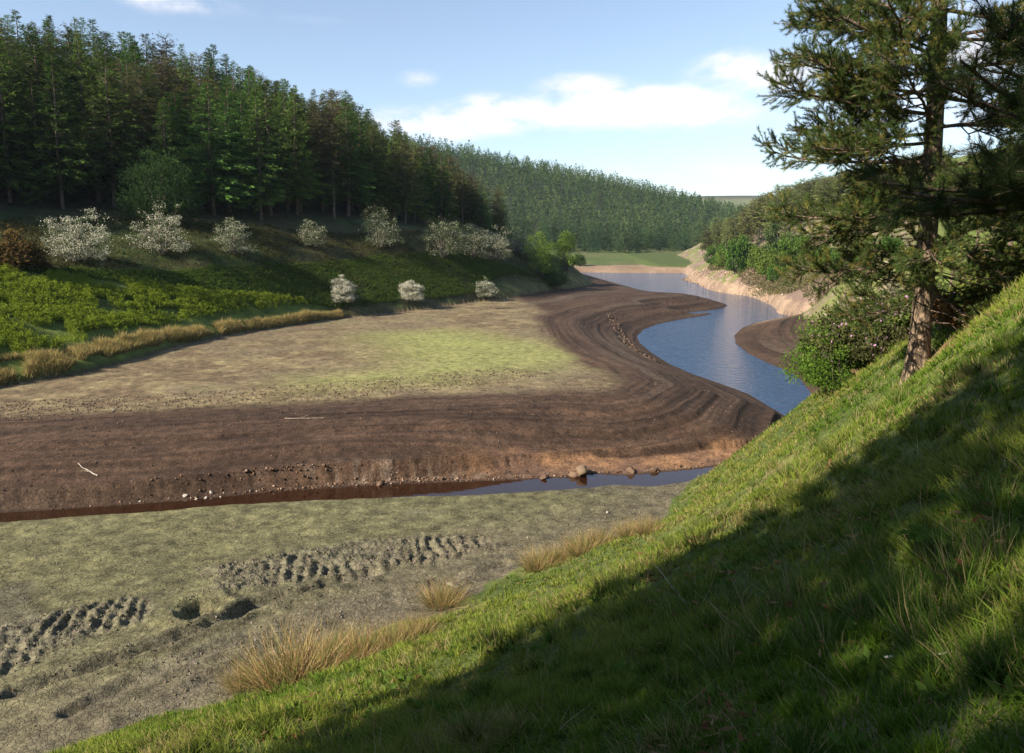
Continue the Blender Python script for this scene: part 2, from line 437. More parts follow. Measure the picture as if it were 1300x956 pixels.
def ground_mat(name, scales=(3.0, 14.0, 60.0), amp=0.5, bump=0.5, dist=0.05, crack=0.0, rough=0.95, spec=0.2):
    m, nt = new_mat(name)
    out = N(nt, 'ShaderNodeOutputMaterial'); p = N(nt, 'ShaderNodeBsdfPrincipled')
    p.inputs['Roughness'].default_value = rough; p.inputs['Specular IOR Level'].default_value = spec
    at = N(nt, 'ShaderNodeAttribute', attribute_name='col')
    tc = N(nt, 'ShaderNodeTexCoord')
    hs = None
    for s, w in zip(scales, (0.4, 0.35, 0.25)):
        no = N(nt, 'ShaderNodeTexNoise'); no.inputs['Scale'].default_value = s; no.inputs['Detail'].default_value = 5; no.inputs['Roughness'].default_value = 0.65
        nt.links.new(tc.outputs['Object'], no.inputs[0])
        mu = N(nt, 'ShaderNodeMath', operation='MULTIPLY'); mu.inputs[1].default_value = w; nt.links.new(no.outputs[0], mu.inputs[0])
        if hs is None: hs = mu.outputs[0]
        else:
            ad = N(nt, 'ShaderNodeMath', operation='ADD'); nt.links.new(hs, ad.inputs[0]); nt.links.new(mu.outputs[0], ad.inputs[1]); hs = ad.outputs[0]
    mr = N(nt, 'ShaderNodeMapRange'); mr.inputs[1].default_value = 0.36; mr.inputs[2].default_value = 0.64
    mr.inputs[3].default_value = 1 - amp; mr.inputs[4].default_value = 1 + amp; nt.links.new(hs, mr.inputs[0])
    fac = mr.outputs[0]; hgt = hs
    if crack > 0:
        vo = N(nt, 'ShaderNodeTexVoronoi', feature='DISTANCE_TO_EDGE'); vo.inputs['Scale'].default_value = 4.5
        n2 = N(nt, 'ShaderNodeTexNoise'); n2.inputs['Scale'].default_value = 3.0; n2.inputs['Detail'].default_value = 4; nt.links.new(tc.outputs['Object'], n2.inputs[0])
        nt.links.new(mix_rgb(nt, 'LINEAR_LIGHT', 0.25, tc.outputs['Object'], n2.outputs['Color']), vo.inputs[0])
        c2 = N(nt, 'ShaderNodeMapRange'); c2.inputs[2].default_value = 0.12; c2.inputs[3].default_value = 1 - crack; c2.inputs[4].default_value = 1.0
        nt.links.new(vo.outputs[0], c2.inputs[0])
        mu = N(nt, 'ShaderNodeMath', operation='MULTIPLY'); nt.links.new(fac, mu.inputs[0]); nt.links.new(c2.outputs[0], mu.inputs[1]); fac = mu.outputs[0]
        mu = N(nt, 'ShaderNodeMath', operation='MULTIPLY'); nt.links.new(hs, mu.inputs[0]); nt.links.new(c2.outputs[0], mu.inputs[1]); hgt = mu.outputs[0]
    vm = N(nt, 'ShaderNodeVectorMath', operation='SCALE'); nt.links.new(at.outputs['Color'], vm.inputs[0]); nt.links.new(fac, vm.inputs['Scale'])
    nt.links.new(vm.outputs[0], p.inputs['Base Color'])
    b = N(nt, 'ShaderNodeBump'); b.inputs['Strength'].default_value = bump; b.inputs['Distance'].default_value = dist
    nt.links.new(hgt, b.inputs['Height']); nt.links.new(b.outputs[0], p.inputs['Normal'])
    nt.links.new(p.outputs[0], out.inputs[0])
    return m

def water_mat(name, base, ripples, rough=0.06):
    m, nt = new_mat(name)
    out = N(nt, 'ShaderNodeOutputMaterial'); p = N(nt, 'ShaderNodeBsdfPrincipled')
    p.inputs['Base Color'].default_value = (*base, 1); p.inputs['Roughness'].default_value = rough; p.inputs['IOR'].default_value = 1.33
    tc = N(nt, 'ShaderNodeTexCoord')
    h = None
    for s, a, st in ripples:
        mp = N(nt, 'ShaderNodeMapping'); mp.inputs['Scale'].default_value = st; mp.inputs['Rotation'].default_value = (0, 0, 0.25)
        nt.links.new(tc.outputs['Object'], mp.inputs[0])
        no = N(nt, 'ShaderNodeTexNoise'); no.inputs['Scale'].default_value = s; no.inputs['Detail'].default_value = 3; nt.links.new(mp.outputs[0], no.inputs[0])
        mu = N(nt, 'ShaderNodeMath', operation='MULTIPLY'); mu.inputs[1].default_value = a; nt.links.new(no.outputs[0], mu.inputs[0])
        if h is None: h = mu.outputs[0]
        else:
            ad = N(nt, 'ShaderNodeMath', operation='ADD'); nt.links.new(h, ad.inputs[0]); nt.links.new(mu.outputs[0], ad.inputs[1]); h = ad.outputs[0]
    b = N(nt, 'ShaderNodeBump'); b.inputs['Strength'].default_value = 1.0; b.inputs['Distance'].default_value = 1.0
    nt.links.new(h, b.inputs['Height']); nt.links.new(b.outputs[0], p.inputs['Normal'])
    nt.links.new(p.outputs[0], out.inputs[0])
    return m

M_BED = ground_mat('reservoir_bed_soil', (1.6, 7.0, 26.0), 0.85, 0.9, 0.08, 0.4)
M_TURF = ground_mat('hillside_turf', (2.0, 9.0, 30.0), 0.45, 0.6, 0.08)
M_ROUGH = ground_mat('rough_hill_turf', (0.5, 2.2, 9.0), 0.5, 0.6, 0.25)
M_FARG = ground_mat('far_hill_turf', (0.02, 0.1, 0.5), 0.35, 0.3, 0.5)
M_GRASS = foliage_mat('grass_blades', trans=0.4, var=0.0, hue=0.0)
M_LEAF = foliage_mat('broad_leaves', trans=0.35, var=0.12, hue=0.015)
M_CONIFER = foliage_mat('conifer_needles', trans=0.22, var=0.5, hue=0.035)
M_FARCON = foliage_mat('far_conifer_needles', trans=0.15, var=0.3, hue=0.03)
M_PINE = foliage_mat('pine_needles', trans=0.25, var=0.0, hue=0.0)
M_BLOOM = foliage_mat('hawthorn_blossom', trans=0.3, var=0.08, hue=0.0)
M_BARK = bark_mat('grey_bark', 6.0)
M_PBARK = bark_mat('pine_bark', 11.0, 1.0, 0.3)
M_STONE = ground_mat('stone', (4.0, 15.0, 50.0), 0.3, 0.5, 0.03)
M_RIVER = water_mat('river_water', (0.014, 0.052, 0.125), [(1.0, 0.24, (0.7, 1.9, 1)), (3.2, 0.07, (0.8, 1.7, 1))], 0.07)
M_STREAM = water_mat('stream_water', (0.022, 0.009, 0.004), [(2.0, 0.004, (1, 1.6, 1))], 0.02)

# ------------------------------------------------------------------ terrain
def build_terrain():
    th = np.radians(np.r_[np.arange(-180, -75, 3.0), np.arange(-75, -36, 0.6), np.arange(-36, 36.01, 0.082), np.arange(36.6, 75, 0.6), np.arange(75, 180.1, 3.0)])
    rs = [0.0 + 0.25]
    while rs[-1] < 5200:
        r = rs[-1]
        rs.append(r * (1.10 if r < 1.5 else 1.009 if r < 20 else 1.0042 if r < 125 else 1.007 if r < 420 else 1.025 if r < 1500 else 1.05))
    rs = np.array(rs)
    R, A = np.meshgrid(rs, th, indexing='ij')
    X, Y = R * np.sin(A), R * np.cos(A)
    z, sd, near, right, churn, dn, dl, df = heights(X, Y, True)
    nr, na = X.shape
    # base colours, each kind of ground its own
    def c(*v): return np.array(v)[None, None]
    n1, n2, n3 = fbm(X, Y, 9, 4, 31)[..., None], fbm(X, Y, 2.0, 4, 32)[..., None], fbm(X, Y, 0.5, 3, 33)[..., None]
    d = np.maximum(sd, 0)[..., None]
    mud = lerp(c(.049, .030, .021), c(.074, .047, .031), ss(-0.5, 0.5, n1 * 0.5 + n2 * 0.5))
    dd = d + 1.2 * fbm(X, Y, 14.0, 3, 6.0)[..., None]
    band = fbm(dd[..., 0] * 1.0, dd[..., 0] * 0 + 0.02 * X, 0.9, 3, 41)[..., None]
    thin = fbm(dd[..., 0], 0.03 * X + 0.02 * Y, 0.28, 2, 42)[..., None]
    mud = mud * (1 + 0.55 * band + 0.6 * thin * ss(1.0, 3.0, d))
    mud = lerp(mud, c(.115, .095, .072), ss(.1, .6, fbm(dd[..., 0] * 1.0, 0.05 * Y, 2.6, 2, 43)[..., None]) * .5)
    Zc, Xc, Yc = z[..., None], X[..., None], Y[..., None]
    shelf = lerp(c(.185, .142, .092), c(.255, .215, .128), ss(-0.4, 0.4, n2 + .3 * n1))
    shelf = lerp(shelf, c(.20, .155, .115), ss(0.0, 0.35, n1))
    shelf = shelf * (1 + .35 * n3 + .2 * n2) * np.array([.83, .815, .76])
    g1 = ss(7, -5, sdist(X, Y, GREENPATCH) + 4 * n1[..., 0] + 1.5 * n2[..., 0])[..., None] + .25 * ss(0.1, .5, n1)
    shelf = lerp(shelf, c(.26, .285, .095), g1 * 0.75)
    olive = lerp(c(.165, .16, .078), c(.20, .195, .09), ss(-0.3, 0.5, n2 + 0.4 * n3))
    olive = lerp(olive, c(.135, .125, .085), .7 * ss(0.15, 0.6, n1 + 0.6 * n2)) * (1 + .4 * n3) * np.array([.74, .74, .80])
    mud_w = np.interp(Y, [40, 60, 75, 100, 130, 170, 220], [12.0, 12.5, 15, 13, 16, 40, 60])[..., None] + 1.6 * n1 + 0.8 * n2
    far = lerp(mud, shelf, ss(-1.0, 1.8, d - mud_w))
    wetc = lerp(far, c(.045, .028, .02), ss(0.8, 0.0, d))
    riv = (sdist(X, Y, river) - sdist(X, Y, stream_poly))[..., None]
    org = ss(-6, 3, Xc) * ss(3.6, 2.6, d + 0.35 * n2) * ss(-.5, 2.5, riv) * (Yc < 66) * ss(0.1, 0.5, d)
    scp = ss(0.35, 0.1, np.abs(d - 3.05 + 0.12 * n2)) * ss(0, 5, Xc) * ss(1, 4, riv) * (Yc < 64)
    far = lerp(wetc, lerp(c(.30, .17, .09), c(.15, .09, .06), ss(-0.2, 0.35, n1 + 0.5 * n2)), org * 0.85)
    far = lerp(far, c(.035, .022, .016), scp * 0.8)  # wet peat band along the scarp; overhang shade is put into its colour
    rocky = (ss(1.9, 0.5, d) * ss(0.2, 0.5, d) * (Yc < 50) * ss(-16, -12, Xc) * ss(4, -2, Xc))
    far = lerp(far, lerp(c(.10, .062, .04), c(.22, .165, .125), ss(0.1, 0.4, n3)), rocky * 0.8)
    rb = lerp(c(.28, .205, .135), c(.20, .148, .105), ss(-0.3, 0.5, n2))
    rb = lerp(rb, c(.085, .052, .038), ss(0.9, 0.1, d + 0.3 * n2))
    rb = lerp(rb, mud * 1.05, ss(140, 128, Yc))
    farb = lerp(c(.29, .21, .145), c(.22, .155, .105), ss(-0.2, 0.5, n1))
    bedc = lerp(far, rb, right[..., None])
    farb = lerp(farb, c(.07, .10, .028), ss(1.9, 2.5, Zc + .2 * n2))
    bedc = lerp(bedc, farb, ss(300, 330, Yc))
    nearc = lerp(olive, c(.125, .118, .085), churn[..., None] * 0.7)
    toe = ss(3.0, 0.5, np.abs(dn))[..., None] * near[..., None]
    nearc = lerp(nearc, c(.13, .112, .08), 0.7 * toe)
    bedc = lerp(bedc, nearc, near[..., None])
    turf = lerp(c(.06, .085, .022), c(.11, .13, .035), ss(-0.3, 0.4, n2 + 0.4 * n3))
    turf = lerp(turf, c(.13, .105, .055), ss(0.25, 0.6, n1 * 0.6 + n2 * 0.6))
    turf = lerp(turf, c(.12, .16, .035), ss(45, 60, Yc) * .7)
    footp = hit(1165, 474, 3, 60)
    turf = lerp(turf, c(.17, .105, .06), ss(1.1, .5, np.hypot(X - footp[0] + .1, Y - footp[1] + .25)[..., None] + .35 * n3))
    heath = lerp(c(.16, .115, .095), c(.13, .15, .05), ss(-0.15, 0.25, fbm(X, Y, 6, 4, 51)[..., None]))
    heath = lerp(heath, c(.25, .195, .16), ss(0.25, 0.4, fbm(X, Y, 1.6, 3, 52)[..., None]))
    heath = lerp(heath, lerp(c(.29, .215, .155), c(.19, .14, .105), ss(-.2, .4, n2)), ss(3.0, 2.4, Zc + .5 * n2) * ss(130, 150, Yc))
    turf = lerp(turf, heath, ss(95, 125, Yc) * ss(.56, .46, Xc / np.maximum(Yc, 1)))
    lt = lerp(c(.04, .062, .018), c(.068, .066, .03), ss(-0.3, 0.35, fbm(X, Y, 11, 4, 53)[..., None]))
    lt = lerp(lt, c(.11, .15, .03), ss(5.0, 0.0, sdist(X, Y, BRACKEN))[..., None] * 0.8)
    lt = lerp(lt, c(.16, .15, .065), ss(140, 170, Yc) * ss(8, 3, Zc) * 0.8)
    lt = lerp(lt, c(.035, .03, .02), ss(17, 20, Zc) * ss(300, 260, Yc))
    ff = lerp(c(.065, .10, .026), c(.09, .10, .04), ss(-0.3, 0.3, n1))
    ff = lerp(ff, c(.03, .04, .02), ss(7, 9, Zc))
    ff = lerp(ff, c(.13, .15, .07), ss(1200, 1400, Yc))
    ff = lerp(ff, c(.05, .045, .03), ss(96, 112, Zc) * ss(1200, 1400, Yc) * ss(2600, 2400, Yc))
    reg = np.zeros(X.shape, int)
    dl2, dn2, df2 = dl, dn, df
    reg = np.where(dn2 > 0.02, 1, reg)
    reg = np.where((dl2 > 0.02) & (dl2 > dn2), 2, reg)
    reg = np.where(((df2 > 0.1) & (df2 > dn2) & (df2 > dl2) & (Y > 330)) | (Y > 1000), 3, reg)
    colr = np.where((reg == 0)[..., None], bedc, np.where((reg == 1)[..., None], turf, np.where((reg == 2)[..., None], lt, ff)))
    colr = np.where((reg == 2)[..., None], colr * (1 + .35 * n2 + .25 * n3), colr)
    # a raw earth scarp where the bank breaks down to the bed
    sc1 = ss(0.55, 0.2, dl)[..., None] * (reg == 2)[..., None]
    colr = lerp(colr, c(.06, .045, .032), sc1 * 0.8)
    V = np.stack([X, Y, z], -1).reshape(-1, 3)
    idx = np.arange(nr * na).reshape(nr, na)
    q = np.stack([idx[:-1, :-1], idx[:-1, 1:], idx[1:, 1:], idx[1:, :-1]], -1).reshape(-1, 4)[:, ::-1]
    fr = reg[:-1, :-1].reshape(-1)
    colr = np.clip(colr, 0.005, 0.9).reshape(-1, 3)
    for k, (nm, mat, lab) in enumerate([('reservoir_bed', M_BED, 'dried brown and olive reservoir bed with terraced mud banks'), ('near_hillside', M_TURF, 'sunlit and shaded grassy slope rising on the right'),
                                   ('left_hillside', M_ROUGH, 'rough shaded hillside below the conifer wood'), ('far_hills', M_FARG, 'far hill and moor behind the head of the water')]):
        f = q[fr == k]
        if not len(f): continue
        u, inv = np.unique(f, return_inverse=True)
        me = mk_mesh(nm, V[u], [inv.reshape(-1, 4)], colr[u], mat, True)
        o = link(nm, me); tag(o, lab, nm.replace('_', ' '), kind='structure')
    # plug at the camera's feet
    k = np.nonzero(rs > 0)[0][0]
    print('terrain', len(V), time.time() - T0)

GREENPATCH = [at_z(px, py, 2.9)[:2] for px, py in [(470, 424), (560, 420), (660, 430), (715, 446), (715, 462), (640, 474), (540, 481), (400, 486), (400, 480), (500, 468), (520, 450), (480, 436)]]
BRACKEN = [hit(px, py)[:2] for px, py in [(-60, 500), (0, 470), (120, 455), (230, 420), (340, 405), (400, 396), (385, 382), (300, 375), (180, 362), (60, 350), (-60, 340)]]
build_terrain()

# ------------------------------------------------------------------ water
def water_obj(name, x0, x1, y0, y1, mat, label):
    V = np.array([(x0, y0, 0), (x1, y0, 0), (x1, y1, 0), (x0, y1, 0)], float)
    o = link(name, mk_mesh(name, V, [np.array([[0, 1, 2, 3]])], None, mat)); tag(o, label, 'water', kind='structure')
water_obj('stream_water', -70, 20.5, 36, 58.0, M_STREAM, 'still brown stream under the near mud bank')
V = np.array([(20.5, 50, 0), (130, 50, 0), (130, 345, 0), (10, 345, 0), (10, 58.0, 0), (20.5, 58.0, 0)], float)
tag(link('river_water', mk_mesh('river_water', V, [np.array([[0, 1, 2, 3, 4, 5]])], None, M_RIVER)), 'rippled blue water winding up the valley', 'water', kind='structure')


def rand_in(poly, n, r=None):
    pts = np.array([p[:2] for p in poly]); lo, hi = pts.min(0), pts.max(0); out = np.zeros((0, 2))
    while len(out) < n:
        q = lo + (hi - lo) * rng.random((n * 2, 2)); out = np.r_[out, q[inside(q[:, 0], q[:, 1], poly)]]
    return out[:n]
# ------------------------------------------------------------------ plant builders
DIA = np.array([(0, 0, 0), (0.5, 0, 0.45), (0, 0, 1), (-0.5, 0, 0.45)], float)      # a small leaf-shaped face
DIAF = np.array([[0, 1, 2, 3]])
BLADE = np.array([(-1, 0, 0), (1, 0, 0), (-0.8, 0.12, 0.5), (0.8, 0.12, 0.5), (0, 0.42, 1)], float)
BLADEF = np.array([[0, 1, 2], [1, 3, 2], [2, 3, 4]])

def cards(pos, Z, wid, length, col, tip=1.0, spin=None, r=None):
    r = r or rng
    n = len(pos)
    R = frames(Z, r.random(n) * 6.28 if spin is None else spin)
    R = R.copy()
    R[:, :, 0] *= np.broadcast_to(wid, (n,))[:, None]
    R[:, :, 2] *= np.broadcast_to(length, (n,))[:, None]
    tc = np.array([[.9], [1], [tip], [1]]) * np.ones((4, 3))
    return scatter(DIA, DIAF, pos, R, 1.0, col, tc)

def merge(name, lst, mat):
    V, Fs, C, n = [], [], [], 0
    for v, f, c in lst:
        V.append(v); Fs.append(f + n); C.append(c); n += len(v)
    byk = {}
    for f in Fs: byk.setdefault(f.shape[1], []).append(f)
    return mk_mesh(name, np.concatenate(V), [np.concatenate(x) for x in byk.values()], np.concatenate(C), mat)

def conifer(seed, h=20.0, rad=3.0, bare=0.25, whorls=30, per=6, cl=0.62, col=(.03, .055, .02), tipcol=(.05, .09, .028), sparse=0.0, mat=None, dens=3, flat=0.0):
    r = np.random.default_rng(seed)
    tb = Tubes()
    zz = np.linspace(-1.2, h * 0.97, 9)
    tb.add(np.c_[0.08 * np.sin(zz * 0.5 + seed), 0.08 * np.cos(zz * 0.4), zz], np.interp(zz, [-1.2, 0.5, h], [0.3, 0.23, 0.03]) * h / 20, 7, (.13, .10, .08))
    P, D, S, Cc = [], [], [], []
    for k in range(whorls):
        t = ((k + r.random() * 0.6) / whorls) ** 0.9
        z = h * (bare + (1 - bare) * t * 0.985)
        L0 = rad * (1 - t) ** 0.95 * 1.1 * (1.0 if t > 0.12 else 0.65 + 2.5 * t) + 0.18
        if flat: L0 = rad * (math.sin(math.pi * min(0.97, 0.12 + t * 0.85))) ** 0.7 * 0.95 + 0.15
        for b in range(per):
            if r.random() < sparse: continue
            a = r.random() * 6.283
            L = L0 * (0.6 + 0.6 * r.random())
            pit = -0.28 + 0.75 * t + 0.15 * r.normal()
            ns = max(2, int(L / 0.42))
            s = (np.arange(ns) + 0.4 + 0.6 * r.random(ns)) / ns
            hx, hz = L * s, L * (math.tan(pit) * s - 0.14 * s * s + 0.1 * s ** 3)
            dx, dy = math.cos(a), math.sin(a)
            base = np.c_[hx * dx, hx * dy, z + hz]
            if L > 1.2: tb.add([[0, 0, z], base[-1] * [.9, .9, 1] + [0, 0, 0]], [0.05, 0.015], 3, (.10, .08, .06))
            for q in range(dens):
                sd = (r.random(ns) - 0.5) * 2.2
                dirx, diry = dx * np.cos(sd) - dy * np.sin(sd), dx * np.sin(sd) + dy * np.cos(sd)
                P.append(base + r.normal(size=(ns, 3)) * [0.1, 0.1, 0.1])
                D.append(np.c_[dirx, diry, pit * 0.6 - 0.15 + 0.3 * r.normal(size=ns)])
                S.append(cl * (0.65 + 0.6 * r.random(ns)) * (1.15 - 0.7 * t))
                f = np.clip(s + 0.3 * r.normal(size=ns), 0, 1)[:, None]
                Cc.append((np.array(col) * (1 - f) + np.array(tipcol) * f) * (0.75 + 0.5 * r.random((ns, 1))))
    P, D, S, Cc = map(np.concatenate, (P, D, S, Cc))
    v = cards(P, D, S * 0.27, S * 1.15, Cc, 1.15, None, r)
    # a leader at the very top
    return [('trunk', tb.mesh('trunk', M_BARK)), ('crown', merge('crown', [v], mat or M_CONIFER))]

def tuft_template(n, L, w, seed, cone=(0.2, 0.95)):
    r = np.random.default_rng(seed)
    th = r.random(n) * 6.283
    ph = cone[0] + (cone[1] - cone[0]) * r.random(n) ** 0.8
    d = np.c_[np.sin(ph) * np.cos(th), np.sin(ph) * np.sin(th), np.cos(ph)]
    side = np.cross(d, r.normal(size=(n, 3))); side /= np.linalg.norm(side, axis=1)[:, None]
    st = np.c_[np.zeros((n, 2)), -1.5 * L * r.random(n)]
    ln = L * (0.75 + 0.4 * r.random(n))[:, None]
    V = np.stack([st - side * w, st + side * w, st + d * ln], 1).reshape(-1, 3)
    return V, np.arange(n * 3).reshape(-1, 3)

def pine_limbs(tb, tufts, base, az, L, pitch, droop, up, r, rad=0.07, sec_step=0.26, sec_len=1.0, twigs=4, start=0.22, wob=0.12, bcol=(.17, .12, .085)):
    n = 12
    s = np.linspace(0, 1, n)
    a = az + wob * np.cumsum(r.normal(size=n)) * 0.6
    st = L / (n - 1)
    hx = np.cumsum(np.r_[0, np.cos(a[1:]) * st]); hy = np.cumsum(np.r_[0, np.sin(a[1:]) * st])
    hz = L * (math.tan(pitch) * s - droop * s * s + up * s ** 3) + wob * 0.3 * np.cumsum(r.normal(size=n)) * st
    P = np.array(base) + np.c_[hx, hy, hz]
    tb.add(P, np.linspace(rad, 0.012, n), 6, bcol)
    ns = max(3, int(L * (1 - start) / sec_step))
    for k in range(ns):
        q = start + (1 - start) * (k + r.random() * 0.7) / ns
        i = min(int(q * (n - 1)), n - 2); f = q * (n - 1) - i
        p0 = P[i] * (1 - f) + P[i + 1] * f
        T = P[i + 1] - P[i]; T /= np.linalg.norm(T)
        S = np.cross(T, [0, 0, 1]); S /= np.linalg.norm(S) + 1e-9
        sg = 1 if (k % 2) else -1
        l2 = sec_len * (0.35 + 0.85 * (1 - q)) * (0.6 + 0.7 * r.random()) * min(1.0, L / 2.5 + 0.2)
        d = T * (0.75 + 0.3 * r.random()) + S * sg * (0.55 + 0.5 * r.random()) + np.array([0, 0, 0.12 + 0.38 * r.normal()])
        d /= np.linalg.norm(d)
        m = 5; ss_ = np.linspace(0, 1, m)[:, None]
        Q = p0 + d * l2 * ss_ + np.array([0, 0, 0.14 * l2]) * ss_ ** 2 + 0.05 * l2 * np.cumsum(r.normal(size=(m, 3)), 0) * (ss_ > 0)
        tb.add(Q, np.linspace(0.016, 0.006, m), 4, bcol)
        tufts.append((Q[-1], d + [0, 0, .25]))
        nt_ = max(1, int(twigs * l2 / 0.6))
        for j in range(nt_):
            g = 0.25 + 0.72 * (j + r.random()) / nt_
            ii = min(int(g * (m - 1)), m - 2); ff = g * (m - 1) - ii
            p1 = Q[ii] * (1 - ff) + Q[ii + 1] * ff
            S2 = np.cross(d, r.normal(size=3)); S2 /= np.linalg.norm(S2)
            d2 = d * 0.8 + S2 * 0.8 + np.array([0, 0, 0.25]); d2 /= np.linalg.norm(d2)
            l3 = 0.16 + 0.22 * r.random()
            e = p1 + d2 * l3
            tb.add([p1, e], [0.006, 0.004], 3, bcol)
            tufts.append((e, d2 + [0, 0, .15]))
            tufts.append(((p1 + e) / 2, d2))
    tufts.append((P[-1], P[-1] - P[-2]))
    return P

def tuft_mesh(name, tufts, tmpl, r, col, col2, p2=0.15, sc=(0.8, 1.25)):
    pos = np.array([t[0] for t in tufts]); Z = np.array([t[1] for t in tufts])
    n = len(pos)
    f = (r.random(n) < p2)[:, None]
    c = np.where(f, np.array(col2), np.array(col)) * (0.7 + 0.6 * r.random((n, 1)))
    return merge(name, [scatter(tmpl[0], tmpl[1], pos, frames(Z, r.random(n) * 6.28), sc[0] + (sc[1] - sc[0]) * r.random(n), c)], M_PINE)

def shrub(seed, w=5.0, h=4.0, clumps=60, leaves=130, leaf=0.13, col=(.07, .13, .03), col2=(.11, .19, .04), bloom=0.0, flat=0.6, base=0.12, mat=None, bloomcol=(.66, .64, .54), stems=9, spread=0.2, lop=1.0):
    r = np.random.default_rng(seed)
    tb = Tubes()
    P, D, S, Cc, BP, BD = [], [], [], [], [], []
    cents = []
    for k in range(clumps):
        a = r.random() * 6.283; u = r.random() ** 0.55
        e = math.asin(min(1, r.random() * 1.05)) if r.random() < 0.85 else 0.1
        rr = (0.4 + 0.55 * u) * (1 + lop * (.22 * math.sin(2 * a + seed) + .16 * math.sin(3 * a + 2 * seed)) * (1.3 - e))
        ce = math.cos(e) ** 0.6
        c = np.array([w / 2 * rr * ce * math.cos(a), w / 2 * rr * ce * math.sin(a), h * (base + (0.92 - base) * rr * math.sin(e) ** .85 * 1.02)])
        c *= 1 + 0.08 * r.normal()
        c[2] = max(c[2], h * base * 0.8)
        cents.append(c)
        cs = spread * (w + h) / 2 * (0.5 + 0.9 * r.random())
        g = r.normal(size=(leaves, 3)) * [cs, cs, cs * flat] * 0.5
        P.append(c + g)
        o = c / np.linalg.norm(c + 1e-6)
        D.append(o + [0, 0, .2] + r.normal(size=(leaves, 3)) * 0.9)
        f = r.random((leaves, 1)); tone = 0.75 + 0.5 * r.random()
        Cc.append((np.array(col) * (1 - f) + np.array(col2) * f) * tone)
        if bloom > 0:
            nb = int(leaves * bloom * (0.3 + 1.4 * r.random()))
            g = r.normal(size=(nb, 3)) * [cs, cs, cs * flat * .8] * 0.5 + [0, 0, cs * flat * 0.2]
            BP.append(c + g); BD.append(np.array([0, 0, 0.6]) + o * 0.6 + r.normal(size=(nb, 3)) * 0.7)
    P, D, Cc = map(np.concatenate, (P, D, Cc))
    keep = P[:, 2] > 0.05 * h
    P, D, Cc = P[keep], D[keep], Cc[keep]
    L = leaf * (0.7 + 0.6 * r.random(len(P)))
    parts = []
    sel = r.permutation(len(cents))[:stems * 2]
    for i, k in enumerate(sel):
        c = cents[k]; m = 6; s = np.linspace(0, 1, m)[:, None]
        b0 = np.array([0.06 * w * r.normal() * .5, 0.06 * w * r.normal() * .5, -0.35])
        Q = b0 + (c - b0) * s + np.array([0, 0, 0.12 * h]) * np.sin(s * math.pi) + 0.03 * w * np.cumsum(r.normal(size=(m, 3)), 0) * 0.3
        tb.add(Q, np.linspace(0.022 * h * 0.7 + 0.01, 0.008, m), 5, (.12, .10, .085))
    parts.append(('trunk', tb.mesh('trunk', M_BARK)))
    parts.append(('crown', merge('crown', [cards(P, D, L * 0.62, L, Cc, 1.05, None, r)], mat or M_LEAF)))
    if bloom > 0:
        BP, BD = np.concatenate(BP), np.concatenate(BD)
        bc = np.array(bloomcol) * (0.8 + 0.25 * r.random((len(BP), 1)))
        L = leaf * 1.1 * (0.7 + 0.6 * r.random(len(BP)))
        parts.append(('blossom', merge('blossom', [cards(BP, BD, L * 0.75, L, bc, 1.0, None, r)], M_BLOOM)))
    return parts

# ------------------------------------------------------------------ the dense conifer wood on the left
edge = [hit(px, py)[:2] for px, py in [(-90, 262), (0, 266), (120, 270), (240, 276), (340, 280), (430, 280), (500, 288), (560, 294), (620, 303), (665, 312)]]
e0 = edge[0]
edge = [(e0[0] - 24, e0[1] - 32), ] + [tuple(e) for e in edge]
edge_poly = edge + [(edge[-1][0] - 4, edge[-1][1] + 60), (-170, 300), (-200, 100)]
SKY_L = np.array([(-200, -60), (0, -4), (40, 4), (80, 2), (130, 12), (180, 34), (215, 44), (250, 44), (285, 50), (330, 88), (360, 96), (410, 116), (450, 118), (480, 150), (520, 172), (560, 190), (590, 212), (610, 232), (640, 262), (690, 300)], float)
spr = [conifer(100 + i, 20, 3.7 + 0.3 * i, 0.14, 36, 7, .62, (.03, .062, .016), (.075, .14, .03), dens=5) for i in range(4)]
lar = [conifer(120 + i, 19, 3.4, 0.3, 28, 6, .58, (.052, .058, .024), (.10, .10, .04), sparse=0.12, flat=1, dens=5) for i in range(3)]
cand = []
G = 5.5
for gx in np.arange(-175, 20, G):
    for gy in np.arange(40, 290, G):
        cand.append((gx + rng.uniform(-2.1, 2.1), gy + rng.uniform(-2.1, 2.1)))
cand = np.array(cand)
ins = inside(cand[:, 0], cand[:, 1], edge_poly)
cand = cand[ins]
dE = seg_dist(cand[:, 0], cand[:, 1], edge)
cz = H(cand[:, 0], cand[:, 1])
BP_ = np.array(BRACKEN); BP_ = np.array([p for p in rand_in(BRACKEN, 160)]); BZ_ = H(BP_[:, 0], BP_[:, 1]); TE = math.tan(SUN_EL)
nvis = noff = 0
order = np.argsort(dE)
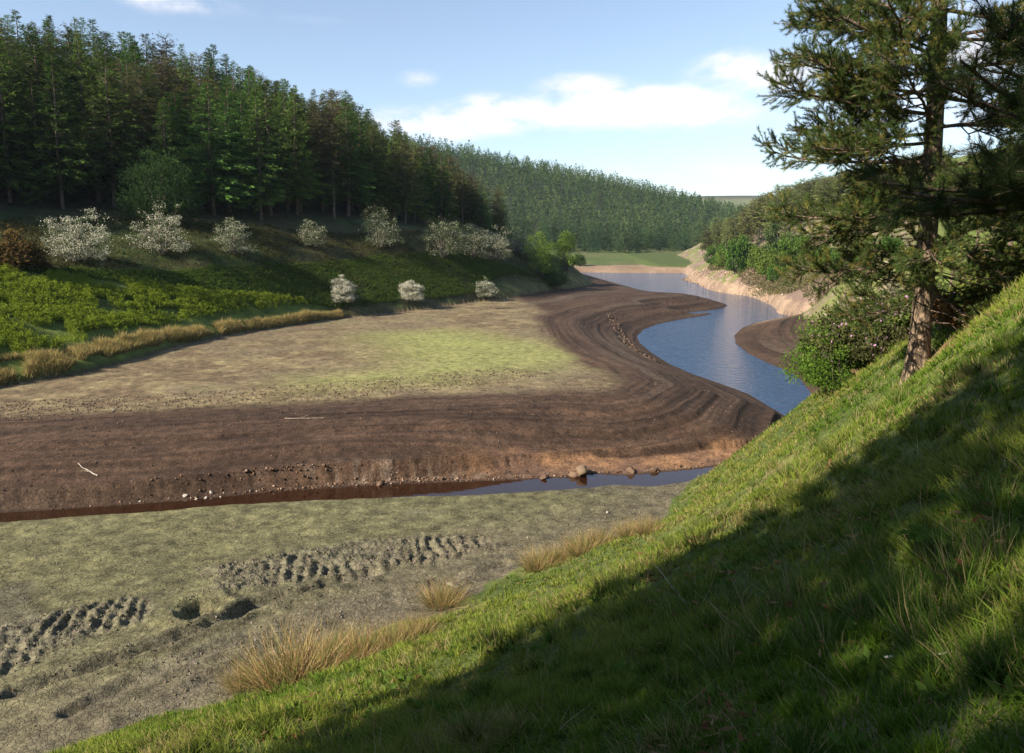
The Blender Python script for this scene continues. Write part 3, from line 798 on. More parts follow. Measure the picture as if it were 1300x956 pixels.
for k in order:
    x, y, z = cand[k, 0], cand[k, 1], cz[k]
    px, py, dep = project([x, y, z])
    if dep < 20: continue
    off = px < -25
    if off and (dE[k] > 42): continue
    if not off and dE[k] > 60: continue
    hh = rng.uniform(17.5, 24) * (0.8 if px > 520 else 1)
    lim = np.interp(px, SKY_L[:, 0], SKY_L[:, 1]) + rng.uniform(-8, 20) - (rng.random() < 0.1) * 12
    _, ptop, _ = project([x, y, z + hh])
    if not off and ptop < lim:
        hh2 = hh * (py - lim) / (py - ptop)
        if hh2 < 12.5: continue
        hh = hh2
    rel = np.array([x, y]) - BP_
    along, lat = -(rel @ LIGHT), np.abs(rel[:, 0] * LIGHT[1] - rel[:, 1] * LIGHT[0])
    mm = (along > 0) & (lat < 4.0)
    if mm.any():
        cap = (BZ_[mm] + along[mm] * TE - z).min()
        if off and cap < hh: hh = cap
        if off and hh < 10: continue
        if not off and cap < hh: hh = max(cap, hh * .85)
    if off:
        if noff > 60: continue
        noff += 1
    else:
        if nvis >= 290: continue
        nvis += 1
    is_l = rng.random() < (0.2 if px < 380 else 0.3)
    pr = lar[rng.integers(3)] if is_l else spr[rng.integers(4)]
    s = hh / (19 if is_l else 20)
    wd = s * rng.uniform(0.95, 1.4)
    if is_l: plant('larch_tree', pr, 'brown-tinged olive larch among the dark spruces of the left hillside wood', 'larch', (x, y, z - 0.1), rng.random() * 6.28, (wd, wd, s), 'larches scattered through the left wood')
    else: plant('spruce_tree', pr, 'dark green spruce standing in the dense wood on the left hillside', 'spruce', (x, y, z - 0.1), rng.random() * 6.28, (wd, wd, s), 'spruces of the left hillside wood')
print('left wood', nvis, noff, time.time() - T0)

# a round-crowned broadleaf in front of the wood
p = hit(203, 283)
plant('broadleaf_tree', shrub(301, 9.5, 10, 110, 150, .26, (.03, .06, .02), (.05, .09, .03), flat=.8, base=.1, spread=.16), 'dark rounded broadleaf tree bulging out at the foot of the conifer wood', 'tree', p, 0.3)

# ------------------------------------------------------------------ hawthorns
def size_at(p, px_): return px_ * math.hypot(p[1], 0) / F_PX
haw = [(103, 332, 78, 62, .42, 'large hawthorn covered in white blossom, leftmost of the row below the wood'),
       (206, 322, 64, 58, .28, 'hawthorn with cream blossom on a greenish crown, second from the left in the upper row'),
       (297, 322, 44, 46, .2, 'small rounded grey-white hawthorn, third from the left in the upper row'),
       (396, 313, 36, 32, .15, 'little thin hawthorn with dull blossom just under the shaded wood edge'),
       (482, 314, 50, 52, .10, 'grey-green hawthorn standing tall above the green bank, with few blossoms'),
       (562, 326, 56, 52, .08, 'broad grey hawthorn at the left end of the merged thicket'),
       (598, 328, 46, 42, .08, 'hawthorn with dull blossom in the middle of the merged thicket'),
       (628, 330, 44, 42, .2, 'hawthorn with pale blossom on its sunlit side, towards the right of the thicket'),
       (654, 322, 34, 36, .08, 'dim grey hawthorn at the right end of the thicket beside the leafy trees'),
       (435, 384, 34, 34, 1.0, 'small brilliant white hawthorn low on the bank by the end of the rushes'),
       (522, 382, 36, 26, .8, 'low spreading white hawthorn just above the mud bank'),
       (616, 377, 36, 22, .3, 'very low flat grey-white hawthorn at the bank toe, right of the low spreading one')]
for i, (px, py, wp, hp, bl, lab) in enumerate(haw):
    p = hit(px, py)
    w_, h_ = size_at(p, wp), size_at(p, hp) * 1.02
    plant('hawthorn_bush', shrub(310 + i, w_, h_, 120, 100, .025 * w_ ** .5 + .055, (.055, .085, .035), (.10, .135, .055), bloom=bl * (1.5 if bl > .7 else 1.2), flat=.7, base=.02, spread=.125), lab, 'hawthorn', p, 0.4 * i, 1.0, 'white hawthorns on the left bank')

gorse = shrub(330, 1, 1, 50, 110, .085, (.07, .06, .025), (.13, .09, .03), flat=.8)
for px, py, wp, hp, lab in [(18, 340, 56, 44, 'brownish gorse bush at the left edge of the bracken'), (56, 342, 14, 13, 'tiny orange-brown gorse just right of the larger gorse bush')]:
    p = hit(px, py); plant('gorse_bush', gorse, lab, 'gorse', p, 0.5, (size_at(p, wp), size_at(p, wp), size_at(p, hp)))

for i, (px, py, wp, hp, c1, c2, lab) in enumerate([
        (686, 350, 42, 58, (.06, .12, .02), (.20, .27, .05), 'leafy tree with a sunlit yellow-green top beside the hawthorn thicket'),
        (703, 364, 30, 24, (.04, .085, .025), (.06, .12, .035), 'low dark green bush at the foot of the bank below the leafy trees'),
        (718, 343, 26, 56, (.05, .10, .02), (.19, .26, .05), 'narrow tree with a sunlit top and dark base at the end of the bank'),
        (736, 338, 14, 18, (.04, .08, .02), (.06, .11, .03), 'small dark bush at the very tip of the bank')]):
    p = hit(px, py)
    plant('broadleaf_tree', shrub(340 + i, size_at(p, wp), size_at(p, hp), 55, 120, .3, c1, c2, flat=.85, base=.08, spread=.17), lab, 'tree', p, i)
print('bushes', time.time() - T0)

# ------------------------------------------------------------------ far hill forest
fs = [conifer(400 + i, 14, 2.7, 0.05, 17, 6, .95, (.018, .04, .021), (.036, .075, .03), dens=2) for i in range(4)]
fl = [conifer(410 + i, 12, 3.0, 0.1, 14, 6, 1.0, (.034, .06, .026), (.056, .095, .036), dens=2, flat=1) for i in range(2)]
def crown_only(parts): return parts[1][1]
fx, fy = np.meshgrid(np.arange(-160, 420, 7.4), np.arange(440, 880, 7.8))
fx = fx.ravel() + rng.uniform(-3.4, 3.4, fx.size); fy = fy.ravel() + rng.uniform(-3.4, 3.4, fy.size)
zf = H(fx, fy)
px, py, dep = project(np.c_[fx, fy, zf])
okf = (px > 480) & (px < 1075) & (zf > 6.2 + 1.5 * fbm(fx, fy, 40, 2, 61)) & (fy < 600 + 290 * ss(450, 900, px) + 110)
fx, fy, zf, dep, px, py = [a[okf] for a in (fx, fy, zf, dep, px, py)]
# hidden behind the crest or behind the nearer hills?
vis = np.ones(len(fx), bool)
for q in np.linspace(0.30, 0.985, 34):
    lz = CAMZ + (zf + 13 - CAMZ) * q
    vis &= H(fx * q, fy * q) < lz + 0.5
fx, fy, zf, dep = [a[vis] for a in (fx, fy, zf, dep)]
o_ = np.argsort(dep)
stuff = []
for n, k in enumerate(o_):
    s = rng.uniform(0.65, 1.1) * (1.2 if rng.random() < .08 else 1); br = rng.random() < 0.25 + 0.3 * (fbm(np.array([fx[k]]), np.array([fy[k]]), 60, 2, 63)[0] > 0.1)
    if n < 292:
        me = crown_only(fl[rng.integers(2)] if br else fs[rng.integers(4)])
        e = link('conifer', me, None, (fx[k], fy[k], zf[k] - 0.4), rng.random() * 6.28, (s * 1.05, s * 1.05, s))
        tag(e, 'blue-green conifer along the lower edge of the forest on the far hill', 'conifer', 'front trees of the far hill forest')
    else: stuff.append((fx[k], fy[k], zf[k] - 0.4, s, br))
def low_conifer(seed, c1, c2, n=80, h=13.5, rad=2.9, bulge=0):
    r = np.random.default_rng(seed)
    t = r.random(n) ** 1.15; a = r.random(n) * 6.283
    rr = rad * ((1 - t) ** .8 if not bulge else np.sin(np.pi * (0.12 + .86 * t)) ** .7) * (0.4 + 0.45 * r.random(n))
    P = np.c_[rr * np.cos(a), rr * np.sin(a), h * (0.06 + 0.84 * t)]
    D = np.c_[np.cos(a), np.sin(a), 0.15 + 1.5 * t ** 2 + 0.3 * r.normal(size=n)]
    S = (2.3 - 1.2 * t) * (0.8 + 0.4 * r.random(n))
    f = r.random((n, 1))
    return cards(P, D, S * 0.34, S, np.array(c1) * (1 - f) + np.array(c2) * f, 1.1, None, r)
if stuff:
    S_ = np.array([(a, b, c, d, e) for a, b, c, d, e in stuff], float)
    out_ = []
    for v in range(6):
        pal = ((.02, .044, .021), (.04, .08, .03)) if v < 4 else ((.038, .066, .026), (.062, .105, .036))
        V_, F_, C_ = low_conifer(440 + v, *pal, bulge=v >= 4)
        m = ((S_[:, 4] > 0.5) == (v >= 4)) & (np.arange(len(S_)) % (2 if v >= 4 else 4) == (v - 4 if v >= 4 else v))
        if not m.any(): continue
        q = S_[m]; n = len(q)
        th = rng.random(n) * 6.28
        R = np.zeros((n, 3, 3)); R[:, 0, 0] = np.cos(th); R[:, 0, 1] = -np.sin(th); R[:, 1, 0] = np.sin(th); R[:, 1, 1] = np.cos(th); R[:, 2, 2] = 1
        tone = 0.7 + 0.6 * rng.random((n, 1)) * np.ones((1, 3))
        a, b, c = scatter(V_, F_, q[:, :3], R, q[:, 3], tone, C_)
        out_.append((a, b, c))
    o = link('forest', merge('forest', out_, M_FARCON)); tag(o, 'conifer forest covering the far hill up to its skyline', 'forest', kind='stuff')
print('far forest', len(o_), len(stuff), time.time() - T0)

# ------------------------------------------------------------------ pines of the right promontory and ridge
mp_ = []
for i in range(4):
    mp_.append(conifer(500 + i, 12, 2.9, 0.33, 17, 6, .75, (.05, .075, .03), (.115, .14, .05), flat=1, dens=4, sparse=.1))
SKY_R = np.array([(880, 320), (895, 290), (912, 280), (930, 280), (945, 262), (960, 252), (985, 238), (1010, 230), (1050, 224), (1100, 215), (1200, 190), (1400, 120)], float)
cnt = 0
for gy in np.arange(178, 330, 6.4):
    for gx in np.arange(50, 170, 6.2):
        x, y = gx + rng.uniform(-2, 2), gy + rng.uniform(-2, 2)
        z, sd = [a[0] for a in heights([x], [y], True)[:2]]
        a, b, dep = project([x, y, z])
        if a < 893 or a > 1200 or z < 5.5: continue
        # open heathery face between the shore and the wood
        lim = np.interp(a, [893, 915, 950, 985, 1000, 1020, 1240], [332, 328, 322, 312, 296, 284, 268])
        if b > lim: continue
        h_ = rng.uniform(11, 15)
        l2 = np.interp(a, SKY_R[:, 0], SKY_R[:, 1]) + rng.uniform(-8, 6)
        top = project([x, y, z + h_])[1]
        if top < l2: h_ *= (b - l2) / max(b - top, 1e-3)
        if h_ < 6.5: continue
        s = h_ / 12
        cnt += 1
        plant('pine_tree', mp_[rng.integers(4)], 'olive-green pine with a bare lower trunk in the wood on the right-hand headland', 'pine tree', (x, y, z - .1), rng.random() * 6.28, (s * 1.05, s * 1.05, s), 'pines of the right-hand headland wood')
print('promontory pines', cnt)
bsh = [(906, 336, 22, 30, 0), (920, 340, 22, 26, 1), (936, 346, 30, 52, 0), (950, 333, 22, 22, 2), (984, 352, 34, 38, 1), (968, 342, 30, 34, 1), (1003, 335, 40, 40, 0), (990, 322, 34, 34, 2), (1012, 315, 26, 22, 2), (1062, 340, 46, 34, 0), (982, 358, 16, 26, 0), (1028, 318, 14, 9, 2),
       (1130, 322, 30, 26, 0), (1160, 335, 30, 26, 2), (1090, 322, 34, 30, 1)]
labs = ['mid-green bush at the waterside tip of the headland', 'yellow-green bush just behind the tip bush of the headland', 'tall bright green tree rising from the stony shore of the headland', 'dull green bush between the tall bright tree and the pines',
        'yellow-green tree low on the heathery slope of the headland', 'light green round tree below the headland pines', 'full green tree against the dark pines of the headland', 'olive bush under the dark headland pines', 'small olive bush at the foot of the bare earth slope',
        'green bush on the stony slope partly behind the big pine', 'small green sapling on the heather above the shore', 'tiny dark bush beside the pale path scar', 'green bush seen through the lower limbs of the big pine', 'olive bush close behind the trunk side of the big pine', 'light green bush among the heather behind the big pine limbs']
pal = [((.05, .11, .022), (.09, .18, .035)), ((.10, .16, .03), (.17, .24, .05)), ((.06, .10, .035), (.09, .14, .05))]
shr = [shrub(520 + i, 1, 1, 44, 90, .075, *pal[i], flat=.85, base=.06, spread=.19) for i in range(3)]
for (px, py, wp, hp, t), lab in zip(bsh, labs):
    p = hit(px, py)
    if p is None: continue
    plant('leafy_bush', shr[t], lab, 'bush', p, rng.random() * 6, (size_at(p, wp), size_at(p, wp), size_at(p, hp)), 'leafy bushes on the right-hand shore')

# ------------------------------------------------------------------ the big pine on the near slope
def big_pine():
    r = np.random.default_rng(77)
    foot = hit(1165, 472)
    tb = Tubes()
    zz = np.r_[np.linspace(-0.9, 1.2, 12), np.linspace(1.6, 15.5, 20)]
    rad = np.interp(zz, [-0.9, -0.3, 0.1, 0.6, 4, 9, 15.5], [0.33, 0.28, 0.22, 0.178, 0.148, 0.108, 0.03])
    path = np.c_[0.10 * np.sin(zz * 0.35) - 0.03 * zz, 0.08 * np.cos(zz * 0.3) - 0.08, zz]
    th = np.linspace(0, 2 * math.pi, 28, endpoint=False)
    lobes = 1 + (0.10 * np.sin(3 * th[None] + 1) + 0.07 * np.sin(5 * th[None] + 2)) * np.interp(zz, [-.9, .8], [1.0, 0.25])[:, None]
    V = path[:, None] + (rad[:, None] * lobes)[..., None] * np.stack([np.cos(th), np.sin(th), 0 * th], -1)[None]
    m, s_ = len(zz), 28
    i = np.arange(m - 1)[:, None] * s_ + np.arange(s_)[None]; j = np.arange(m - 1)[:, None] * s_ + (np.arange(s_)[None] + 1) % s_
    Fq = np.stack([i, j, j + s_, i + s_], -1).reshape(-1, 4)
    trunk = mk_mesh('trunk', V.reshape(-1, 3), [Fq], np.array([(.20, .148, .10)]) * np.ones((m * s_, 1)), M_PBARK, True)
    def tr(z): return np.array([np.interp(z, zz, path[:, 0]), np.interp(z, zz, path[:, 1]), z])
    tufts = []
    n = 92
    for k in range(n):
        q = k / (n - 1)
        z = 1.45 + 12.8 * q ** 0.95 + 0.2 * r.normal()
        az = k * 2.39996 + 0.5 * r.normal()
        left = math.cos(az - math.pi)                      # how much it points to the open valley side
        L = np.interp(z, [1.4, 3, 5, 8, 11, 14.5], [2.3, 3.2, 3.7, 3.5, 2.6, 1.0]) * (0.8 + 0.35 * r.random()) * (1 - 0.05 * left) * .78
        pit = np.interp(z, [1.4, 4, 8, 14], [-0.30, -0.02, 0.30, 0.7]) + 0.15 * r.normal()
        if math.cos(az + 2.05) > .55 and (z < 2.6 or z > 4.9) and z < 10.5:
            if k % 2: continue
            L *= .4
        pine_limbs(tb, tufts, tr(z), az, L, pit, 0.12 + 0.1 * r.random(), 0.2, r, rad=0.016 + 0.007 * L, sec_step=0.125, sec_len=0.95, twigs=12, start=0.16)
    for az, z, L, pit in [(3.05, 2.0, 3.3, -0.12), (3.4, 2.9, 3.9, -.03), (2.8, 3.8, 4.1, .06), (3.2, 4.6, 4.2, .14), (3.5, 5.6, 4.0, .2), (2.9, 6.6, 3.9, .3), (3.3, 7.6, 3.8, .3), (0.2, 3.1, 3.2, 0.0), (-0.2, 4.4, 3.2, .1), (2.9, 8.8, 3.4, .25), (3.6, 1.5, 2.6, -.3), (4.1, 2.4, 3.0, -.15), (3.8, 3.3, 3.4, -.1)]:
        L *= .68
        pine_limbs(tb, tufts, tr(z), az, L, pit, 0.15, 0.2, r, rad=0.018 + 0.007 * L, sec_step=0.125, sec_len=1.0, twigs=12, start=0.16)
    # dead lower twigs
    for k in range(16):
        a = r.random() * 6.28; z = 1.0 + 1.4 * r.random(); L = 0.5 + 1.1 * r.random()
        p0 = tr(z); s = np.linspace(0, 1, 7)[:, None]
        tb.add(p0 + np.array([math.cos(a), math.sin(a), -0.25]) * L * s + 0.05 * np.cumsum(r.normal(size=(7, 3)), 0), np.linspace(0.014, 0.004, 7), 4, (.25, .19, .15))
    t = tuft_template(36, 0.085, 0.0038, 5)
    me = tuft_mesh('needles', tufts, t, r, (.068, .11, .03), (.17, .165, .045), 0.22)
    print('big pine tufts', len(tufts))
    print('FOOT', foot)
    e = link('pine_tree', None, None, foot, None, foot[1] / 14.4); tag(e, 'big pine with sunlit bark and open drooping limbs on the near grass slope', 'pine tree')
    link('trunk', trunk, e); link('limbs', tb.mesh('limbs', M_PBARK), e); link('needles', me, e)
    return foot, t
FOOT, TUFT = big_pine()

def near_pine():
    r = np.random.default_rng(78)
    bx, by = 7.9, 8.6
    foot = np.array([bx, by, H(bx, by)[0]])
    tb = Tubes(); tufts = []
    zz = np.linspace(-0.5, 9.5, 20)
    trb = Tubes(); trb.add(np.c_[0 * zz, 0 * zz, zz], np.interp(zz, [-.5, .3, 9.5], [.4, .26, .08]), 20, (.28, .2, .14), rough=.08)
    tips = [((1195, 92, 6.6), .9), ((1218, 100, 6.3), .8), ((1145, 262, 7.4), .6), ((1165, 225, 7.2), .8), ((1210, 215, 6.6), .9), ((1240, 225, 6.8), .9), ((1255, 195, 7.2), .9), ((1235, 30, 7.0), .7), ((1270, 12, 6.5), .8), ((1275, 170, 6.2), .9),
            ((1260, 250, 7.4), .8), ((1285, 110, 7.2), .8), ((1300, 60, 6.8), .8), ((1190, 245, 7.0), .8), ((1225, 260, 7.6), .7), ((1330, 200, 6.5), .9), ((1300, 250, 7.0), .8), ((1220, 240, 6.4), .8), ((1280, 225, 6.3), .9)]
    for (px, py, y), f in tips:
        t = np.array(at_y(px, py, y)) - foot
        z0 = np.clip(t[2] - 0.35 - 0.4 * r.random(), 0.8, 9)
        hor = math.hypot(t[0], t[1]); az = math.atan2(t[1], t[0])
        n = 12; s = np.linspace(0, 1, n)[:, None]
        L = hor
        pit = math.atan2(t[2] - z0 - L * (0.2 - 0.15), hor)
        pine_limbs(tb, tufts, (0, 0, z0), az, L, pit, 0.15, 0.2, r, rad=0.035, sec_step=0.2, sec_len=0.75 * f, twigs=6, start=0.35, wob=0.05)
    for k in range(16):
        z = 3.4 + 5.8 * k / 16
        pine_limbs(tb, tufts, (0, 0, z), k * 2.4 - 0.5, 2.2 * (1.05 - k / 22), 0.25, 0.15, 0.2, r, rad=0.03, sec_step=0.3, sec_len=0.8, twigs=4)
    t2 = tuft_template(60, 0.15, 0.0016, 6)
    me = tuft_mesh('needles', tufts, t2, r, (.042, .068, .025), (.10, .09, .035), 0.08)
    e = link('pine_tree', None, None, foot); tag(e, 'close dark pine whose long-needled boughs reach in from the right edge', 'pine tree')
    link('trunk', trb.mesh('trunk', M_PBARK), e); link('limbs', tb.mesh('limbs', M_PBARK), e); link('needles', me, e)
    print('near pine tufts', len(tufts))
near_pine()

# middle pines standing behind, at the top of the slope
def mid_pine(seed):
    r = np.random.default_rng(seed); tb = Tubes(); tufts = []
    zz = np.linspace(-0.6, 10.5, 12)
    trb = Tubes(); trb.add(np.c_[0.1 * np.sin(zz * .5), 0.1 * np.cos(zz * .4), zz], np.interp(zz, [-.6, .3, 10.5], [.3, .2, .04]), 10, (.26, .19, .14))
    for k in range(34):
        q = k / 33; z = 2.3 + 8.0 * q
        L = np.interp(z, [2, 5, 8, 10.5], [1.6, 2.6, 2.1, .6]) * (.7 + .5 * r.random())
        pine_limbs(tb, tufts, (0, 0, z), k * 2.4 + r.normal() * .5, L, np.interp(z, [2, 10], [-.1, .6]), .12, .2, r, rad=.04, sec_step=.34, sec_len=.85, twigs=3, start=.25)
    t = tuft_template(12, 0.24, 0.014, seed)
    return [('trunk', trb.mesh('trunk', M_PBARK)), ('limbs', tb.mesh('limbs', M_PBARK)), ('needles', tuft_mesh('needles', tufts, t, r, (.045, .07, .026), (.12, .10, .035), .15))]
midp = [mid_pine(81), mid_pine(82)]
mids = [(1284, 292, 62, 10.5, 'pine with a bare grey trunk at the right edge, behind the slope top'), (1240, 300, 66, 9.0, 'dense middle pine of the group behind the slope top'), (1212, 306, 72, 8.5, 'shorter pine standing at the left of the group behind the slope top'),
        (1320, 290, 58, 11, 'pine cut off by the right edge of the picture behind the slope'), (1262, 294, 76, 9.6, 'pine half hidden between two others behind the slope top'), (1180, 300, 85, 8.5, 'pine showing right behind the trunk of the big pine'), (1150, 305, 92, 8.2, 'pine showing left behind the trunk of the big pine'),
        (1110, 300, 110, 9.0, 'pine behind the left limbs of the big pine, above the stony slope'), (1080, 296, 135, 9.5, 'pine at the top of the stony slope behind the big pine tips')]
for i, (px, py, y, h_, lab) in enumerate(mids):
    q = at_y(px, py, y); z = H(q[0], q[1])[0]
    plant('pine_tree', midp[i % 2], lab, 'pine tree', (q[0], q[1], z - .1), i * 1.3, h_ / 10.5, 'pines behind the top of the near slope')

# trees standing out of view to the left of the camera; their shade falls on the near slope
offt = shrub(650, 10, 18, 105, 80, .45, (.03, .06, .02), (.05, .09, .03), flat=.9, base=.2, spread=.13)
for i, (x, y, s) in enumerate([(-11.8, -4.3, 1.0), (-11, -13.2, .7), (-10.5, -2.2, (.48, .48, 1.25))]):
    plant('broadleaf_tree', offt, 'tall rounded tree out of view on the slope behind and left of the viewpoint', 'tree', (x, y, H(x, y)[0] - .1), i * 2.1, s, 'trees out of view on the near slope')
print('pines', time.time() - T0)

# green alder bush at the brow, rhododendron behind the pine
p = hit(1062, 492)
plant('alder_bush', shrub(601, size_at(p, 105), size_at(p, 108), 90, 190, .12, (.07, .14, .022), (.13, .22, .035), flat=.9, base=.05, spread=.15), 'bright green leafy bush at the brow of the slope left of the big pine', 'bush', p + [0, 0, -.1], .2)
p = hit(1115, 455)
plant('rhododendron_bush', shrub(602, size_at(p, 120), size_at(p, 85), 90, 150, .14, (.06, .075, .03), (.11, .12, .045), bloom=.05, flat=.8, base=.05, bloomcol=(.50, .30, .46), spread=.15, stems=16), 'grey-green rhododendron with a few pink flowers behind the big pine trunk', 'rhododendron', p + [0, 0, -.1], 1.0)
p = hit(1180, 415)
plant('rhododendron_bush', shrub(603, size_at(p, 70), size_at(p, 60), 50, 130, .13, (.07, .11, .03), (.12, .16, .045), bloom=.06, flat=.8, base=.05, bloomcol=(.55, .33, .55), spread=.16), 'small rhododendron with lilac flowers just right of the big pine trunk', 'rhododendron', p + [0, 0, -.1], 2.0)
p = hit(1222, 412)
plant('dead_bracken', shrub(604, size_at(p, 66), size_at(p, 32), 40, 90, .15, (.20, .12, .05), (.28, .20, .09), flat=.7, base=.05, spread=.2), 'low rusty brown dead bracken on the slope right of the big pine', 'bracken', p, 2.0)

# ------------------------------------------------------------------ grass on the near slope
def grass():
    n = 680000
    r0, r1, rb = 1.0, 75.0, 4.5
    u = rng.random(n)
    rr = np.geomspace(r0, r1, 4000); dens = np.where(rr < rb, 1.0, (rb / rr) ** 1.55) * rr
    cdf = np.cumsum(dens * np.gradient(rr)); cdf /= cdf[-1]
    r = np.interp(u, cdf, rr); k = rng.random(n) < .14; r = np.where(k, np.sqrt(1.2 + 34 * rng.random(n)), r); a = np.radians(rng.uniform(-36, 44, n))
    x, y = r * np.sin(a), r * np.cos(a)
    # gather the blades into tufts
    k = rng.random(n) < 0.55
    cell = 0.22 + 0.012 * r
    cxp, cyp = np.round(x / cell) * cell, np.round(y / cell) * cell
    jx = (vnoise(cxp * 7.1, cyp * 5.3) - .5) * cell; jy = (vnoise(cxp * 3.7 + 50, cyp * 8.9) - .5) * cell
    x = np.where(k, cxp + jx + (x - cxp) * 0.38, x); y = np.where(k, cyp + jy + (y - cyp) * 0.38, y)
    out = heights(x, y, True); z, dn, dl, near = out[0], out[5], out[6], out[3]
    ok = (dn > 0.15) & (out[1] > 1.2)
    ok &= ~((np.hypot(x - FOOT[0] + .1, y - FOOT[1] + .25) < .75) & (rng.random(len(x)) < .85))
    ok &= ~((dn < 0.5) & (rng.random(n) < 0.5))
    x, y, z, r, a, k, cxp, cyp = [v[ok] for v in (x, y, z, r, a, k, cxp, cyp)]
    n = len(x)
    f1, f2 = fbm(x, y, 1.3, 3, 71), fbm(x, y, 4.5, 3, 72)
    tuftr = vnoise(cxp * 13.7, cyp * 11.3)
    hgt = (0.075 + 0.07 * ss(-0.3, 0.5, f1) + 0.07 * ss(.55, .95, tuftr) * k) * (0.6 + 0.8 * rng.random(n)) * (1 + 0.009 * r)
    wid = 0.0032 * np.maximum(1, r / 4.5) ** 0.85 * (0.7 + 0.6 * rng.random(n))
    lean = np.c_[-0.3 + 0.6 * rng.normal(size=n), -0.1 + 0.6 * rng.normal(size=n), np.ones(n)]
    fx, fy = fbm(cxp, cyp, .8, 1, 73), fbm(cxp, cyp, .8, 1, 74)
    lean[:, 0] += fx * .8; lean[:, 1] += fy * .8
    R = frames(lean, rng.random(n) * 6.28).copy()
    R[:, :, 0] *= wid[:, None]; R[:, :, 1] *= hgt[:, None]; R[:, :, 2] *= hgt[:, None]
    g = np.array([.095, .175, .02]); g2 = np.array([.20, .25, .045]); st = np.array([.30, .25, .11]); dk = np.array([.05, .10, .018])
    t = ss(-.45, .45, f2 + .5 * f1)[:, None]
    c = g * (1 - t) + g2 * t
    c = np.where((tuftr[:, None] > .78) & k[:, None], dk * (1 - .3 * t) + .3 * t * g2, c)
    sm = rng.random(n) < 0.08 + 0.42 * ss(.15, .5, fbm(x, y, .9, 3, 75)) + .12 * ss(25, 40, r)
    c = np.where(sm[:, None], st, c) * (0.75 + 0.5 * rng.random((n, 1)))
    tc = np.array([.6, .6, .95, .95, 1.2])[:, None] * np.ones((1, 3))
    V, Fc, C = scatter(BLADE, BLADEF, np.c_[x, y, z - 0.01], R, 1.0, c, tc)
    o = link('grass', mk_mesh('grass', V, [Fc], C, M_GRASS)); tag(o, 'green grass with straw-coloured blades covering the near slope', 'grass', kind='stuff')
    print('grass', n)
grass()

def blades(name, px_, py_, zz, hgt, wid, c, label=None, spreadl=.35, kind='stuff', cat='grass', mk=True):
    n = len(px_)
    lean = np.c_[spreadl * rng.normal(size=n), spreadl * rng.normal(size=n), np.ones(n)]
    R = frames(lean, rng.random(n) * 6.28).copy()
    R[:, :, 0] *= wid[:, None]; R[:, :, 1] *= hgt[:, None]; R[:, :, 2] *= hgt[:, None]
    tc = np.array([.7, .7, 1, 1, 1.15])[:, None] * np.ones((1, 3))
    V, Fc, C = scatter(BLADE, BLADEF, np.c_[px_, py_, zz], R, 1.0, c, tc)
    me = mk_mesh(name, V, [Fc], C, M_GRASS)
    if not mk: return me
    o = link(name, me); tag(o, label, cat, kind=kind); return o

# tall grass tussocks on the near slope
def tussock(seed, n, rad, h, w, cols, spreadl=.4):
    r = np.random.default_rng(seed)
    a, q = r.random(n) * 6.28, rad * r.random(n) ** .6
    x, y = q * np.cos(a), q * np.sin(a)
    lean = np.c_[x / rad * spreadl * 1.3 + .18 * r.normal(size=n), y / rad * spreadl * 1.3 + .18 * r.normal(size=n), np.ones(n)]
    hh = h * (.5 + .6 * r.random(n))
    R = frames(lean, r.random(n) * 6.28).copy()
    R[:, :, 0] *= (w * (.6 + .7 * r.random(n)))[:, None]; R[:, :, 1] *= hh[:, None]; R[:, :, 2] *= hh[:, None]
    cc = np.array(cols)[r.integers(len(cols), size=n)] * (.75 + .5 * r.random((n, 1)))
    tc = np.array([.7, .7, 1, 1, 1.15])[:, None] * np.ones((1, 3))
    V, Fc, C = scatter(BLADE, BLADEF, np.c_[x, y, np.full(n, -.05)], R, 1.0, cc, tc)
    return mk_mesh('blades', V, [Fc], C, M_GRASS)
rush = [tussock(700 + i, 820, .5, 1.1, .0055, [(.44, .31, .15), (.52, .40, .21), (.34, .24, .12), (.20, .22, .06), (.14, .18, .05), (.28, .16, .08)], .75) for i in range(3)]
rl = [(312, 872, 'rush tussock at the lower left end of the row along the slope foot'), (352, 866, 'rush tussock second from the lower left end of the row'), (398, 850, 'pale rush tussock left of the big pair below the mud ruts'), (432, 842, 'large pale rush tussock nearest the bottom beside green grass'),
      (505, 822, 'rush tussock standing inside the green grass near the bottom'), (532, 806, 'dense rush tussock just right of the one inside the green grass'), (562, 768, 'lone reddish rush tussock between the two groups'), (684, 722, 'pale rush tussock at the left of the upper group'),
      (712, 712, 'rush tussock second from the left of the upper group'), (738, 702, 'tall pale rush tussock in the middle of the upper group'), (762, 692, 'rush tussock right of the tallest in the upper group'), (800, 682, 'rush tussock near the right end of the upper group'), (822, 676, 'small rush tussock at the far right end of the upper group'),
      (462, 836, 'rush tussock right of the large pale one near the bottom'), (375, 868, 'thin rush tussock at the very bottom in front of the others')]
for i, (px, py, lab) in enumerate(rl):
    p = hit(px, py)
    e = link('rush_tussock', rush[i % 3], None, p, i * 1.1, rng.uniform(.7, 1.1)); tag(e, lab, 'rushes', 'straw-coloured rush tussocks along the slope foot')
gt = [tussock(720 + i, 240, .20, .28, .0026, [(.07, .14, .02), (.10, .18, .03), (.14, .2, .05), (.3, .26, .12)], .55) for i in range(3)]
tus_lab = ['dark green grass tussock standing in the shaded near slope']
k = 0
for px, py in [(1040, 640), (1110, 700), (1170, 760), (1200, 800), (1020, 760), (985, 800), (1060, 820), (1240, 740), (1270, 640), (1130, 780), (930, 840), (1260, 850), (1090, 770), (1150, 620), (880, 780), (1210, 700), (1280, 700), (1000, 700)]:
    p = hit(px, py, 1.2, 60)
    e = link('grass_tussock', gt[k % 3], None, p, k, rng.uniform(.7, 1.1)); k += 1
    tag(e, 'dark green long-bladed grass tussock in the shaded part of the near slope', 'tussock', 'grass tussocks on the shaded near slope')

